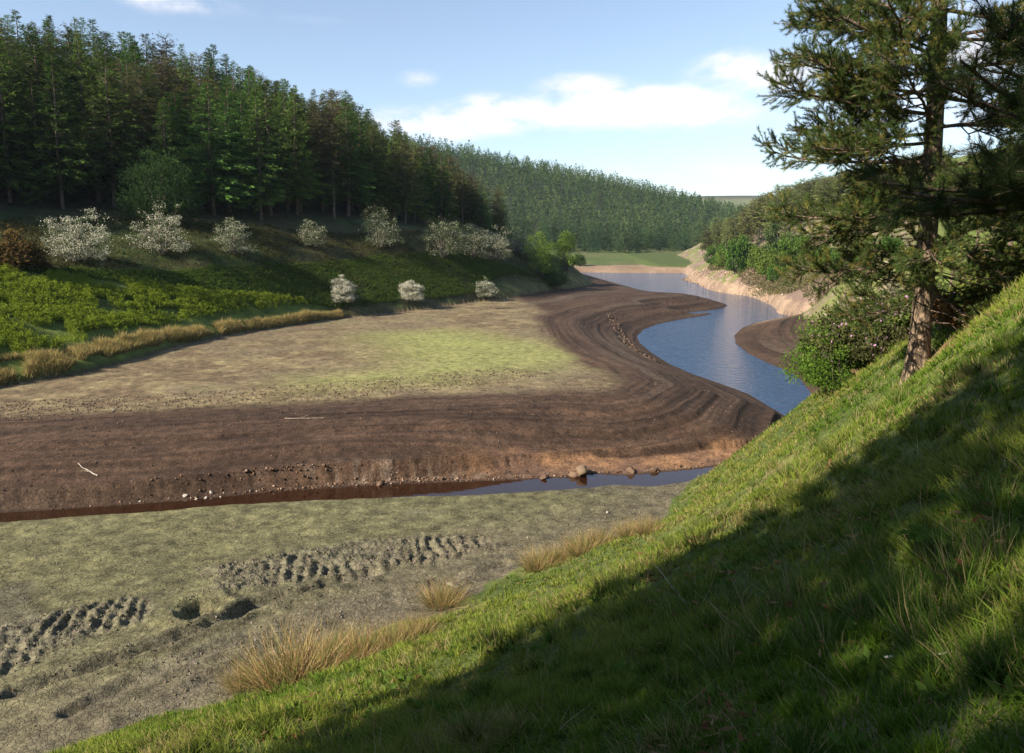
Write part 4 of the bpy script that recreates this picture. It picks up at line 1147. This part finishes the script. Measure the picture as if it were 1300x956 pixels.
for px, py in [(860, 690), (930, 640), (960, 615), (1010, 600), (1060, 570), (1120, 520), (1150, 505), (1240, 470), (1280, 430), (780, 745), (700, 770), (640, 800), (980, 590), (1090, 530), (890, 665), (740, 735)]:
    p = hit(px, py, 1.2, 60)
    if p is None: continue
    e = link('grass_tussock', gt[k % 3], None, p, k, rng.uniform(.8, 1.3)); k += 1
    tag(e, 'light green grass tussock in the sunlit strip of the near slope', 'tussock', 'grass tussocks on the sunlit near slope')

# rushes along the toe of the left bank, bracken and rough grass on it
toe = np.array([hit(px, py)[:2] for px, py in [(-60, 500), (0, 478), (60, 468), (130, 448), (190, 432), (240, 424), (300, 414), (360, 406), (430, 397)]])
n = 42000
u = rng.random(n) * (len(toe) - 1); i = np.minimum(u.astype(int), len(toe) - 2); f = (u - i)[:, None]
P = toe[i] * (1 - f) + toe[i + 1] * f
wband = np.interp(u, [0, 2, 4, 8], [2.6, 2.0, 1.2, .7])
P = P + np.c_[.9 - rng.random(n) * 1.2 * wband, rng.random(n) * .7 * wband]
gap = fbm(P[:, 0], P[:, 1], 2.2, 2, 81) > -.22
P = P[gap]; n = len(P)
z = H(P[:, 0], P[:, 1])
cc = np.array([(.40, .30, .13), (.46, .36, .17), (.30, .24, .10), (.20, .22, .07)])[rng.integers(4, size=n)] * (.75 + .5 * rng.random((n, 1)))
blades('rushes', P[:, 0], P[:, 1], z - .05, (.45 + .55 * rng.random(n)) * (.8 + .5 * ss(-.2, .4, fbm(P[:, 0], P[:, 1], 1.5, 2, 82))), .016 + .012 * rng.random(n), cc, 'band of straw-coloured rushes along the foot of the left bank', cat='rushes')

def frond_mass(name, P, hmin, hmax, size, c1, c2, label, cat, per=6, mat=None):
    n = len(P); z = H(P[:, 0], P[:, 1]); h = hmin + (hmax - hmin) * rng.random(n)
    pos, D, S, C = [], [], [], []
    tone = .75 + .5 * rng.random((n, 1))
    for k in range(per):
        a = rng.random(n) * 6.28; q = .14 * size / .3
        pos.append(np.c_[P[:, 0] + q * np.cos(a), P[:, 1] + q * np.sin(a), z + h * (.35 + .6 * rng.random(n))])
        D.append(np.c_[np.cos(a), np.sin(a), .5 + .5 * rng.normal(size=n)]); S.append(size * (.7 + .6 * rng.random(n)))
        f = rng.random((n, 1)); C.append((np.array(c1) * (1 - f) + np.array(c2) * f) * tone)
    pos, D, S, C = map(np.concatenate, (pos, D, S, C))
    o = link(name, merge(name, [cards(pos, D, S * .34, S, C)], mat or M_GRASS)); tag(o, label, cat, kind='stuff')
P = rand_in(BRACKEN, 13500)
m = (fbm(P[:, 0], P[:, 1], 3.0, 3, 91) > -.2) & (seg_dist(P[:, 0], P[:, 1], toe) > 1.5 + 1.5 * rng.random(len(P)))
frond_mass('bracken', P[m], .3, .95, .17, (.12, .19, .02), (.27, .33, .04), 'fresh yellow-green bracken in a sunlit strip on the left bank', 'bracken', 24)
P2 = rand_in([hit(px, py)[:2] for px, py in [(470, 388), (600, 372), (690, 352), (640, 335), (480, 325), (330, 335), (180, 345), (0, 340), (60, 350), (180, 362), (300, 378), (385, 385), (430, 392)]], 26000)
m = fbm(P2[:, 0], P2[:, 1], 7.0, 3, 92) > -.1 - .6 * rng.random(len(P2))
frond_mass('undergrowth', P2[m], .1, .45, .2, (.055, .095, .02), (.095, .15, .03), 'dark green bracken and rough grass on the shaded left bank', 'undergrowth', 11)
P3 = rand_in([hit(px, py)[:2] for px, py in [(-40, 340), (200, 345), (430, 390), (600, 376), (700, 358), (690, 320), (480, 300), (200, 285), (-40, 280)]], 42000)
z3 = H(P3[:, 0], P3[:, 1])
cc = np.array([(.09, .09, .035), (.13, .105, .05), (.06, .08, .025)])[rng.integers(3, size=len(P3))] * (.7 + .5 * rng.random((len(P3), 1)))
blades('rough_grass', P3[:, 0], P3[:, 1], z3 - .05, .25 + .4 * rng.random(len(P3)), .022 + .015 * rng.random(len(P3)), cc, 'rough brownish grass on the shaded left bank', .8)
P5 = rand_in([hit(px, py)[:2] for px, py in [(-40, 338), (200, 342), (430, 372), (690, 335), (640, 315), (480, 300), (200, 280), (-40, 272)]], 15000)
P5 = P5[fbm(P5[:, 0], P5[:, 1], 4.0, 3, 94) > -.15]
frond_mass('low_scrub', P5, .1, .45, .3, (.045, .06, .02), (.09, .08, .035), 'dull brown and green low scrub on the dark bank under the wood', 'scrub', 4)
# heather on the headland slope
P4 = rand_in([hit(px, py)[:2] for px, py in [(900, 343), (1005, 372), (1080, 385), (1120, 345), (1050, 300), (1000, 312), (950, 322), (905, 330)]], 17000)
frond_mass('heather', P4, .1, .5, .5, (.15, .11, .085), (.16, .18, .06), 'purple-brown heather and grass between stones on the headland slope', 'heather', 3)

# ------------------------------------------------------------------ clods, stones, wood
def lump(seed, n=2):
    r = np.random.default_rng(seed)
    import bmesh
    bm = bmesh.new(); bmesh.ops.create_icosphere(bm, subdivisions=n, radius=1.0)
    V = np.array([v.co[:] for v in bm.verts]); Fc = np.array([[v.index for v in f.verts] for f in bm.faces]); bm.free()
    d = r.normal(size=(13, 3)); d /= np.linalg.norm(d, axis=1)[:, None]
    for q in d: V = V - np.maximum(V @ q - (.45 + .3 * r.random()), 0)[:, None] * q
    V *= 1 + .09 * (r.random((len(V), 1)) - .5)
    return V, Fc
def lumps(name, P, size, cols, label, cat, squash=.7, sink=.25, mat=None):
    out_ = []
    z = H(P[:, 0], P[:, 1]); sz = np.asarray(size)
    for v in range(4):
        m = np.arange(len(P)) % 4 == v
        V_, F_ = lump(800 + v, 1); V_ = V_ * [1, .8, squash]
        k = m.sum()
        if not k: continue
        R = rand_rot(k) if squash > .6 else frames(np.c_[.2 * rng.normal(size=(k, 2)), np.ones(k)], rng.random(k) * 6.28)
        cc = np.array(cols)[rng.integers(len(cols), size=k)] * (.7 + .6 * rng.random((k, 1)))
        out_.append(scatter(V_, F_, np.c_[P[m], z[m] + sz[m] * (.5 - sink)], R, sz[m], cc, np.ones((len(V_), 3))))
    o = link(name, merge(name, out_, mat or M_BED)); tag(o, label, cat, kind='stuff')
P = np.r_[rand_in(pile_a, 1500), rand_in(pile_b, 1000)]
A = rng.random(500) * 6.28; Q = pit[0] + (0.9 + .7 * rng.random(500)) * np.cos(A), pit[1] + (0.9 + .7 * rng.random(500)) * np.sin(A)
P = np.r_[P, np.c_[Q][:, :].reshape(2, -1).T[:60] if np.c_[Q].shape[0] == 2 else np.c_[Q][:60]]
for L in ruts:
    L = np.array(L); u = rng.random(160) * (len(L) - 1); i = np.minimum(u.astype(int), len(L) - 2); f = (u - i)[:, None]
    P = np.r_[P, L[i] * (1 - f) + L[i + 1] * f + .5 * rng.normal(size=(160, 2))]
lumps('mud_clods', P, .018 + .06 * rng.random(len(P)) ** 2.4, [(.17, .135, .11), (.24, .195, .17), (.13, .11, .075), (.2, .18, .1)], 'clods of churned dried mud around the digger tracks', 'clods')
P = rand_in([at_z(px, py, 1.3)[:2] for px, py in [(-40, 860), (300, 862), (560, 765), (820, 665), (910, 610), (640, 640), (200, 655), (-40, 660)]], 4200)
lumps('pebbles', P, .015 + .05 * rng.random(len(P)) ** 4, [(.17, .14, .11), (.25, .22, .18), (.12, .11, .07)], 'small stones and crumbs of mud strewn on the olive bed', 'pebbles')
sp = np.array([p[:2] for p in stream]); bankpts = []
for (a, b, nn, off) in [(11, 15, 700, .9), (3, 11, 260, .5), (15, 18, 90, .8)]:
    u = a + rng.random(nn) * (b - a); i = u.astype(int); f = (u - i)[:, None]
    bankpts.append(sp[i] * (1 - f) + sp[i + 1] * f + np.c_[.2 * rng.normal(size=nn), off * rng.random(nn) + .1])
P = np.concatenate(bankpts)
lumps('bank_stones', P, .03 + .12 * rng.random(len(P)) ** 3, [(.20, .12, .07), (.14, .085, .055), (.28, .21, .16), (.07, .045, .035)], 'reddish stones along the stream edge under the mud bank', 'stones')
P = rand_in([at_z(px, py, 1.0)[:2] for px, py in [(868, 354), (910, 366), (960, 378), (1008, 389), (1025, 384), (1000, 374), (960, 364), (890, 348)]], 1800)
lumps('shore_stones', P, .08 + .45 * rng.random(len(P)) ** 4, [(.34, .24, .17), (.42, .31, .23), (.24, .17, .12)], 'pale stones scattered on the sandy shore of the headland', 'stones')
rv = np.array([at_z(px, py, .4)[:2] for px, py in [(780, 408), (790, 420), (798, 432), (806, 438), (814, 447), (826, 455), (845, 464)]])
u = rng.random(500) * (len(rv) - 1); i = u.astype(int); f = (u - i)[:, None]
P = rv[i] * (1 - f) + rv[i + 1] * f + np.c_[1.6 * rng.random(500) - 1.6, .5 * rng.normal(size=500)]
lumps('bank_rubble', P, .06 + .3 * rng.random(500) ** 2.5, [(.10, .065, .05), (.14, .1, .07), (.06, .045, .035)], 'dark lumps of broken mud on the river bend bank', 'rubble')
P = rand_in([at_z(px, py, 2.6)[:2] for px, py in [(-40, 545), (100, 528), (400, 512), (640, 490), (700, 478), (640, 470), (400, 492), (200, 505), (-40, 515)]], 3600)
lumps('dry_clods', P, .03 + .1 * rng.random(len(P)) ** 2, [(.15, .11, .08), (.10, .07, .05), (.2, .16, .11)], 'dry crumbs of earth along the upper edge of the brown mud', 'clods')

P = rand_in([at_z(px, py, 1.2)[:2] for px, py in [(-40, 560), (300, 540), (700, 505), (900, 500), (980, 530), (900, 570), (600, 600), (200, 622), (-40, 635)]], 3800)
P = P[water_sd(P[:, 0], P[:, 1]) > .4]
lumps('mud_crumbs', P, .02 + .09 * rng.random(len(P)) ** 4, [(.10, .065, .045), (.06, .04, .03), (.16, .12, .09)], 'small crumbs and stones scattered over the brown mud terraces', 'crumbs')

def stone(px, py, sz, col, lab, z=None, sq=(1.3, .9, .75), name='boulder', seed=1):
    p = hit(px, py); V_, F_ = lump(seed, 3)
    V_ = V_ * np.array(sq) + .16 * fbm(V_[:, 0] * 3, V_[:, 2] * 3 + V_[:, 1], .6, 3, seed)[:, None] * V_
    o = link(name, mk_mesh(name, V_, [F_], np.array([col]) * np.ones((len(V_), 1)), M_STONE), None, p + [0, 0, sz * .25], seed, sz); tag(o, lab, 'stone')
stone(738, 603, .62, (.17, .125, .085), 'squat brown boulder standing at the stream edge where the blue water starts', seed=5, sq=(1.2, .9, .8))
stone(728, 604, .35, (.15, .10, .07), 'smaller brown stone leaning at the left of the stream boulder', seed=6)
for i, (px, py, s) in enumerate([(235, 630, .17), (262, 633, .14), (268, 626, .15), (250, 634, .09), (280, 631, .09), (178, 637, .10)]):
    stone(px, py, s, (.36, .33, .29), ['whitish stone at the left of the cluster beside the stream', 'flat whitish stone in the middle of the stream-side cluster', 'upright whitish stone at the back of the stream-side cluster', 'little pale stone between the larger ones by the stream', 'pale stone at the right end of the stream-side cluster', 'lone pale stone left of the stream-side cluster'][i], seed=10 + i, name='pale_stone')
for i, (px, py, s) in enumerate([(690, 608, .3), (800, 599, .34), (830, 598, .3), (560, 609, .25), (482, 616, .28)]):
    stone(px, py, s, (.12, .08, .055), ['dark stone at the stream edge left of the boulder', 'low dark reddish stone right of the boulder on the stream edge', 'dark stone furthest right along the stream edge', 'dark wet stone where the stream reflection turns brown', 'dark stone under the mud bank at the rusty gravel'][i], seed=20 + i, name='dark_stone')
stone(771, 651, .11, (.36, .34, .3), 'small white stone alone on the olive bed near the slope', seed=30, name='pale_stone')
stone(575, 745, .24, (.22, .2, .15), 'grey-brown stone lying below the right end of the churned mud', seed=31, name='grey_stone')
stone(1088, 476, .4, (.13, .085, .045), 'eroded brown earth hummock on the slope left of the big pine foot', seed=33, sq=(1.5, 1.0, .6), name='earth_hummock')

def stick(px, py, L, az, tilt, rad, col, lab, forks=1, name='stick'):
    p = hit(px, py, 1.2); tb = Tubes(); r = np.random.default_rng(int(px))
    s = np.linspace(0, 1, 9)[:, None]; d = np.array([math.cos(az), math.sin(az), tilt]); d /= np.linalg.norm(d)
    g = np.array([d[0], d[1]]) * L
    Q = -d * L / 2 + d * L * s + .012 * L * np.cumsum(r.normal(size=(9, 3)), 0) + [0, 0, rad * 1.5]
    zt = H(p[0] + Q[:, 0], p[1] + Q[:, 1]) - p[2]
    if tilt < .15: Q[:, 2] = np.maximum(Q[:, 2], 0) * 0 + zt + rad * 1.2 + .02
    else: Q[:, 2] += L / 2 * tilt
    tb.add(Q, np.linspace(rad, rad * .45, 9), 7, col)
    for k in range(forks):
        q = Q[3 + 2 * k]; e = q + (d + np.array([-d[1], d[0], .3]) * .8) * L * .22
        tb.add([q, (q + e) / 2 + [0, 0, .01], e], [rad * .5, rad * .4, rad * .2], 5, col)
    tag(link(name, tb.mesh(name, M_BARK), None, p), lab, 'stick')
stick(1168, 840, .34, -1.0, .1, .0065, (.75, .70, .58), 'short bleached white stick lying in the grass near the bottom right', 0)
stick(855, 778, .62, 2.3, .55, .006, (.38, .32, .24), 'thin grey dead stem leaning out of the shaded grass', 0)
stick(1280, 594, .45, .3, .1, .012, (.36, .28, .22), 'grey-brown stick lying in grass at the right edge', 1)
stick(112, 598, 1.9, 2.6, .0, .035, (.55, .5, .42), 'long bleached branch lying on the dark brown mud at the left', 1, 'driftwood_branch')
stick(145, 521, 1.6, 1.9, .0, .035, (.42, .38, .32), 'pale forked branch on the crumbled edge above the brown mud', 1, 'driftwood_branch')
stick(385, 532, 2.6, .1, .0, .03, (.45, .36, .28), 'long thin pale branch on the brown mud near its upper edge', 1, 'driftwood_branch')
stick(640, 392, 3.0, .2, .0, .09, (.10, .08, .06), 'dark driftwood branch on the shaded upper shelf', 2, 'driftwood_branch')

# one fern
def fern(px, py, lab, sc=1.0, seed=1):
    p = hit(px, py, 1.2); r = np.random.default_rng(seed); tb = Tubes(); out_ = []
    tb.add([[0, 0, -.05], [.01, 0, .18], [0, .01, .36]], [.004, .0035, .003], 5, (.12, .2, .05))
    for a, L, up in [(2.9, .3, .25), (.3, .26, .35), (1.6, .22, .5), (-1.3, .22, .3), (3.6, .2, .3)]:
        m = 14; s = np.linspace(0, 1, m); d = np.array([math.cos(a), math.sin(a)])
        Q = np.c_[d[0] * L * s, d[1] * L * s, .34 + L * (up * s - .45 * s * s)]
        tb.add(Q, np.linspace(.0025, .001, m), 4, (.14, .22, .05))
        for sg in (-1, 1):
            side = np.array([-d[1] * sg, d[0] * sg, -.15]) + np.r_[d * .35, 0]
            w_ = (.105 * np.sin(np.pi * np.clip(s * .9 + .08, 0, 1)) ** .8) + .008
            P_ = Q[1:]; n_ = len(P_)
            out_.append(cards(P_, np.tile(side, (n_, 1)) + .08 * r.normal(size=(n_, 3)), w_[1:] * .34, w_[1:], np.array([(.14, .24, .04)]) * (.8 + .4 * r.random((n_, 1))), 1.0, np.full(n_, 1.4), r))
    e = link('fern', None, None, p, 0, sc); tag(e, lab, 'fern')
    link('stem', tb.mesh('stem', M_GRASS), e); link('fronds', merge('fronds', out_, M_GRASS), e)
fern(1172, 722, 'single young fern with spread fronds above the shaded grass', .62, 3)
print('all plants', time.time() - T0)

def slope_points(n, r0, r1):
    r = r0 + (r1 - r0) * rng.random(n) ** .8; a = np.radians(rng.uniform(-22, 42, n)); x, y = r * np.sin(a), r * np.cos(a)
    o_ = heights(x, y, True); m = (o_[5] > .4)
    return x[m], y[m], o_[0][m]
x, y, z = slope_points(2600, 1.6, 26)
m = fbm(x, y, 1.1, 2, 95) > .12; x, y, z = x[m], y[m], z[m]; n = len(x)
pos, D, S, C = [], [], [], []
for k in range(5):
    pos.append(np.c_[x, y, z] + np.c_[.07 * rng.normal(size=(n, 2)), .02 + .05 * rng.random(n)])
    D.append(np.c_[rng.normal(size=(n, 2)), .35 * rng.random(n)]); S.append(.035 + .06 * rng.random(n))
    C.append(np.array([(.26, .15, .08), (.32, .22, .12), (.20, .10, .05)])[rng.integers(3, size=n)] * (.7 + .5 * rng.random((n, 1))))
pos, D, S, C = map(np.concatenate, (pos, D, S, C))
tag(link('leaf_litter', merge('leaf_litter', [cards(pos, D, S * .3, S, C)], M_GRASS)), 'rusty scraps of last year bracken lying in the grass of the near slope', 'litter', kind='stuff')
x, y, z = slope_points(1500, 2.0, 30); n = len(x)
cc = np.array([(.42, .36, .22), (.34, .27, .16)])[rng.integers(2, size=n)]
blades('dry_stalks', x, y, z - .02, .22 + .25 * rng.random(n), .0014 + .00018 * np.hypot(x, y), cc, 'thin dry stalks standing above the green grass of the near slope', .5)
x, y, z = slope_points(700, 1.8, 20); m = fbm(x, y, 1.6, 2, 97) > .05; x, y, z = x[m], y[m], z[m]; n = len(x)
pos, D, S, C = [], [], [], []
for k in range(7):
    a = k * .9 + rng.random(n) * .5
    pos.append(np.c_[x + .01 * np.cos(a), y + .01 * np.sin(a), z + .03]); D.append(np.c_[np.cos(a), np.sin(a), .55 + .2 * rng.random(n)]); S.append(.06 + .06 * rng.random(n))
    C.append(np.array([(.09, .16, .03)]) * (.8 + .4 * rng.random((n, 1))))
pos, D, S, C = map(np.concatenate, (pos, D, S, C))
tag(link('weeds', merge('weeds', [cards(pos, D, S * .5, S, C)], M_GRASS)), 'low broad-leaved weeds among the grass of the near slope', 'weeds', kind='stuff')
print('end', time.time() - T0)


# ------------------------------------------------------------------ air
V = np.array([(x, y, z) for z in (-14.0, 185.0) for y in (-5700, 5700) for x in (-5700, 5700)], float)
hz = mk_mesh('haze', V, [np.array([[0, 2, 3, 1], [4, 5, 7, 6], [0, 1, 5, 4], [2, 6, 7, 3], [0, 4, 6, 2], [1, 3, 7, 5]])])
hm, hnt = new_mat('haze_air'); ho = N(hnt, 'ShaderNodeOutputMaterial'); pv = N(hnt, 'ShaderNodeVolumePrincipled')
pv.inputs['Color'].default_value = (0.62, 0.80, 1.0, 1); pv.inputs['Density'].default_value = 0.00007
hnt.links.new(pv.outputs[0], ho.inputs['Volume']); hz.materials.append(hm)
tag(link('haze', hz), 'thin bluish evening haze filling the valley', 'haze', kind='stuff')

# ------------------------------------------------------------------ camera
cam = bpy.data.cameras.new('camera')
cam.sensor_width = 36.0; cam.lens = 36.0 * F_PX / 1300.0
cam.shift_y = -(478.0 - CY) / 1300.0
cam.clip_start = 0.05; cam.clip_end = 20000
co = bpy.data.objects.new('camera', cam); COL.objects.link(co)
co.location = (0, 0, CAMZ); co.rotation_euler = (math.pi / 2 - PITCH, 0, 0)
scene.camera = co

# ------------------------------------------------------------------ sun and sky
sun = bpy.data.lights.new('sun', 'SUN'); sun.energy = 5.0; sun.angle = math.radians(0.53); sun.color = (1.0, 0.86, 0.68)
so = bpy.data.objects.new('sun', sun); COL.objects.link(so)
dirv = Vector((LIGHT[0] * math.cos(SUN_EL), LIGHT[1] * math.cos(SUN_EL), -math.sin(SUN_EL)))
so.rotation_euler = dirv.to_track_quat('-Z', 'Y').to_euler()
so.location = (-50, -30, 120)
w = bpy.data.worlds.new('World'); scene.world = w; w.use_nodes = True
nt = w.node_tree; nt.nodes.clear()
out = N(nt, 'ShaderNodeOutputWorld'); bg = N(nt, 'ShaderNodeBackground')
sky = N(nt, 'ShaderNodeTexSky', sky_type='NISHITA'); sky.sun_disc = False; sky.sun_elevation = SUN_EL
sky.sun_rotation = math.atan2(-LIGHT[0], -LIGHT[1])
sky.air_density = 1.0; sky.dust_density = 0.25; sky.ozone_density = 3.5
tc = N(nt, 'ShaderNodeTexCoord'); sep = N(nt, 'ShaderNodeSeparateXYZ'); nt.links.new(tc.outputs['Generated'], sep.inputs[0])
def M2(op, a, b=None, c=None):
    n = nt.nodes.new('ShaderNodeMath'); n.operation = op
    for i, v in enumerate((a, b, c)):
        if v is None: continue
        if hasattr(v, 'links'): nt.links.new(v, n.inputs[i])
        else: n.inputs[i].default_value = v
    return n.outputs[0]
az = M2('ARCTAN2', sep.outputs[0], sep.outputs[1]); el = M2('ARCSINE', sep.outputs[2])
mp = N(nt, 'ShaderNodeMapping'); mp.inputs['Scale'].default_value = (1, 1, 2.2); nt.links.new(tc.outputs['Generated'], mp.inputs[0])
no = N(nt, 'ShaderNodeTexNoise'); no.inputs['Scale'].default_value = 17.0; no.inputs['Detail'].default_value = 10; no.inputs['Roughness'].default_value = 0.62; nt.links.new(mp.outputs[0], no.inputs[0])
nz = M2('MULTIPLY', M2('SUBTRACT', no.outputs[0], 0.5), 3.6)
tot = None
def blob(px, py, wx, wy, s):
    global tot
    d = ray(px, py); a = math.atan2(d[0], d[1]); e = math.asin(d[2] / np.linalg.norm(d))
    da = M2('MULTIPLY', M2('SUBTRACT', az, a), F_PX / wx); de = M2('MULTIPLY', M2('SUBTRACT', el, e), F_PX / wy)
    g = M2('MULTIPLY', M2('EXPONENT', M2('MULTIPLY', M2('ADD', M2('MULTIPLY', da, da), M2('MULTIPLY', de, de)), -1.0)), s)
    tot = g if tot is None else M2('ADD', tot, g)
for b_ in [(628, 132, 38, 12, 1.15), (735, 108, 46, 14, 1.15), (795, 122, 55, 15, 1.2), (860, 124, 40, 12, .9), (700, 148, 150, 17, 1.25), (545, 160, 90, 18, 1.15), (890, 135, 60, 14, .8), (930, 84, 46, 18, 1.2), (990, 98, 46, 16, 1.0), (865, 150, 60, 10, .6), (205, -5, 70, 16, .9), (530, 100, 30, 12, .5),
           (860, 215, 260, 20, .4), (1240, 60, 130, 50, .8), (380, 25, 90, 10, .25), (1100, 150, 200, 30, .35), (-300, 60, 200, 40, .7), (1700, 100, 250, 50, .8)]:
    blob(*b_)
cm = N(nt, 'ShaderNodeMapRange', interpolation_type='SMOOTHSTEP'); cm.inputs[1].default_value = 0.14; cm.inputs[2].default_value = 1.3
nt.links.new(M2('MULTIPLY', tot, M2('ADD', nz, 0.95)), cm.inputs[0])
hsv = N(nt, 'ShaderNodeHueSaturation'); hsv.inputs['Saturation'].default_value = 0.8; nt.links.new(sky.outputs[0], hsv.inputs['Color'])
clo = mix_rgb(nt, 'MIX', M2('MULTIPLY', cm.outputs[0], 0.82), hsv.outputs[0], (6.4, 6.15, 6.3, 1))
nt.links.new(clo, bg.inputs[0]); bg.inputs[1].default_value = 0.083
nt.links.new(bg.outputs[0], out.inputs[0])

vs = scene.view_settings
scene.display_settings.display_device = 'sRGB'
vs.view_transform = 'Standard'; vs.look = 'None'; vs.gamma = 1.0; vs.exposure = 1.2; vs.use_curve_mapping = False
cy = scene.cycles
cy.use_denoising = True
try: cy.denoiser = 'OPENIMAGEDENOISE'
except Exception: pass
cy.max_bounces = 6; cy.diffuse_bounces = 3; cy.glossy_bounces = 2; cy.transmission_bounces = 3; cy.transparent_max_bounces = 4; cy.volume_bounces = 0
cy.caustics_reflective = False; cy.caustics_refractive = False
print('script done', time.time() - T0)
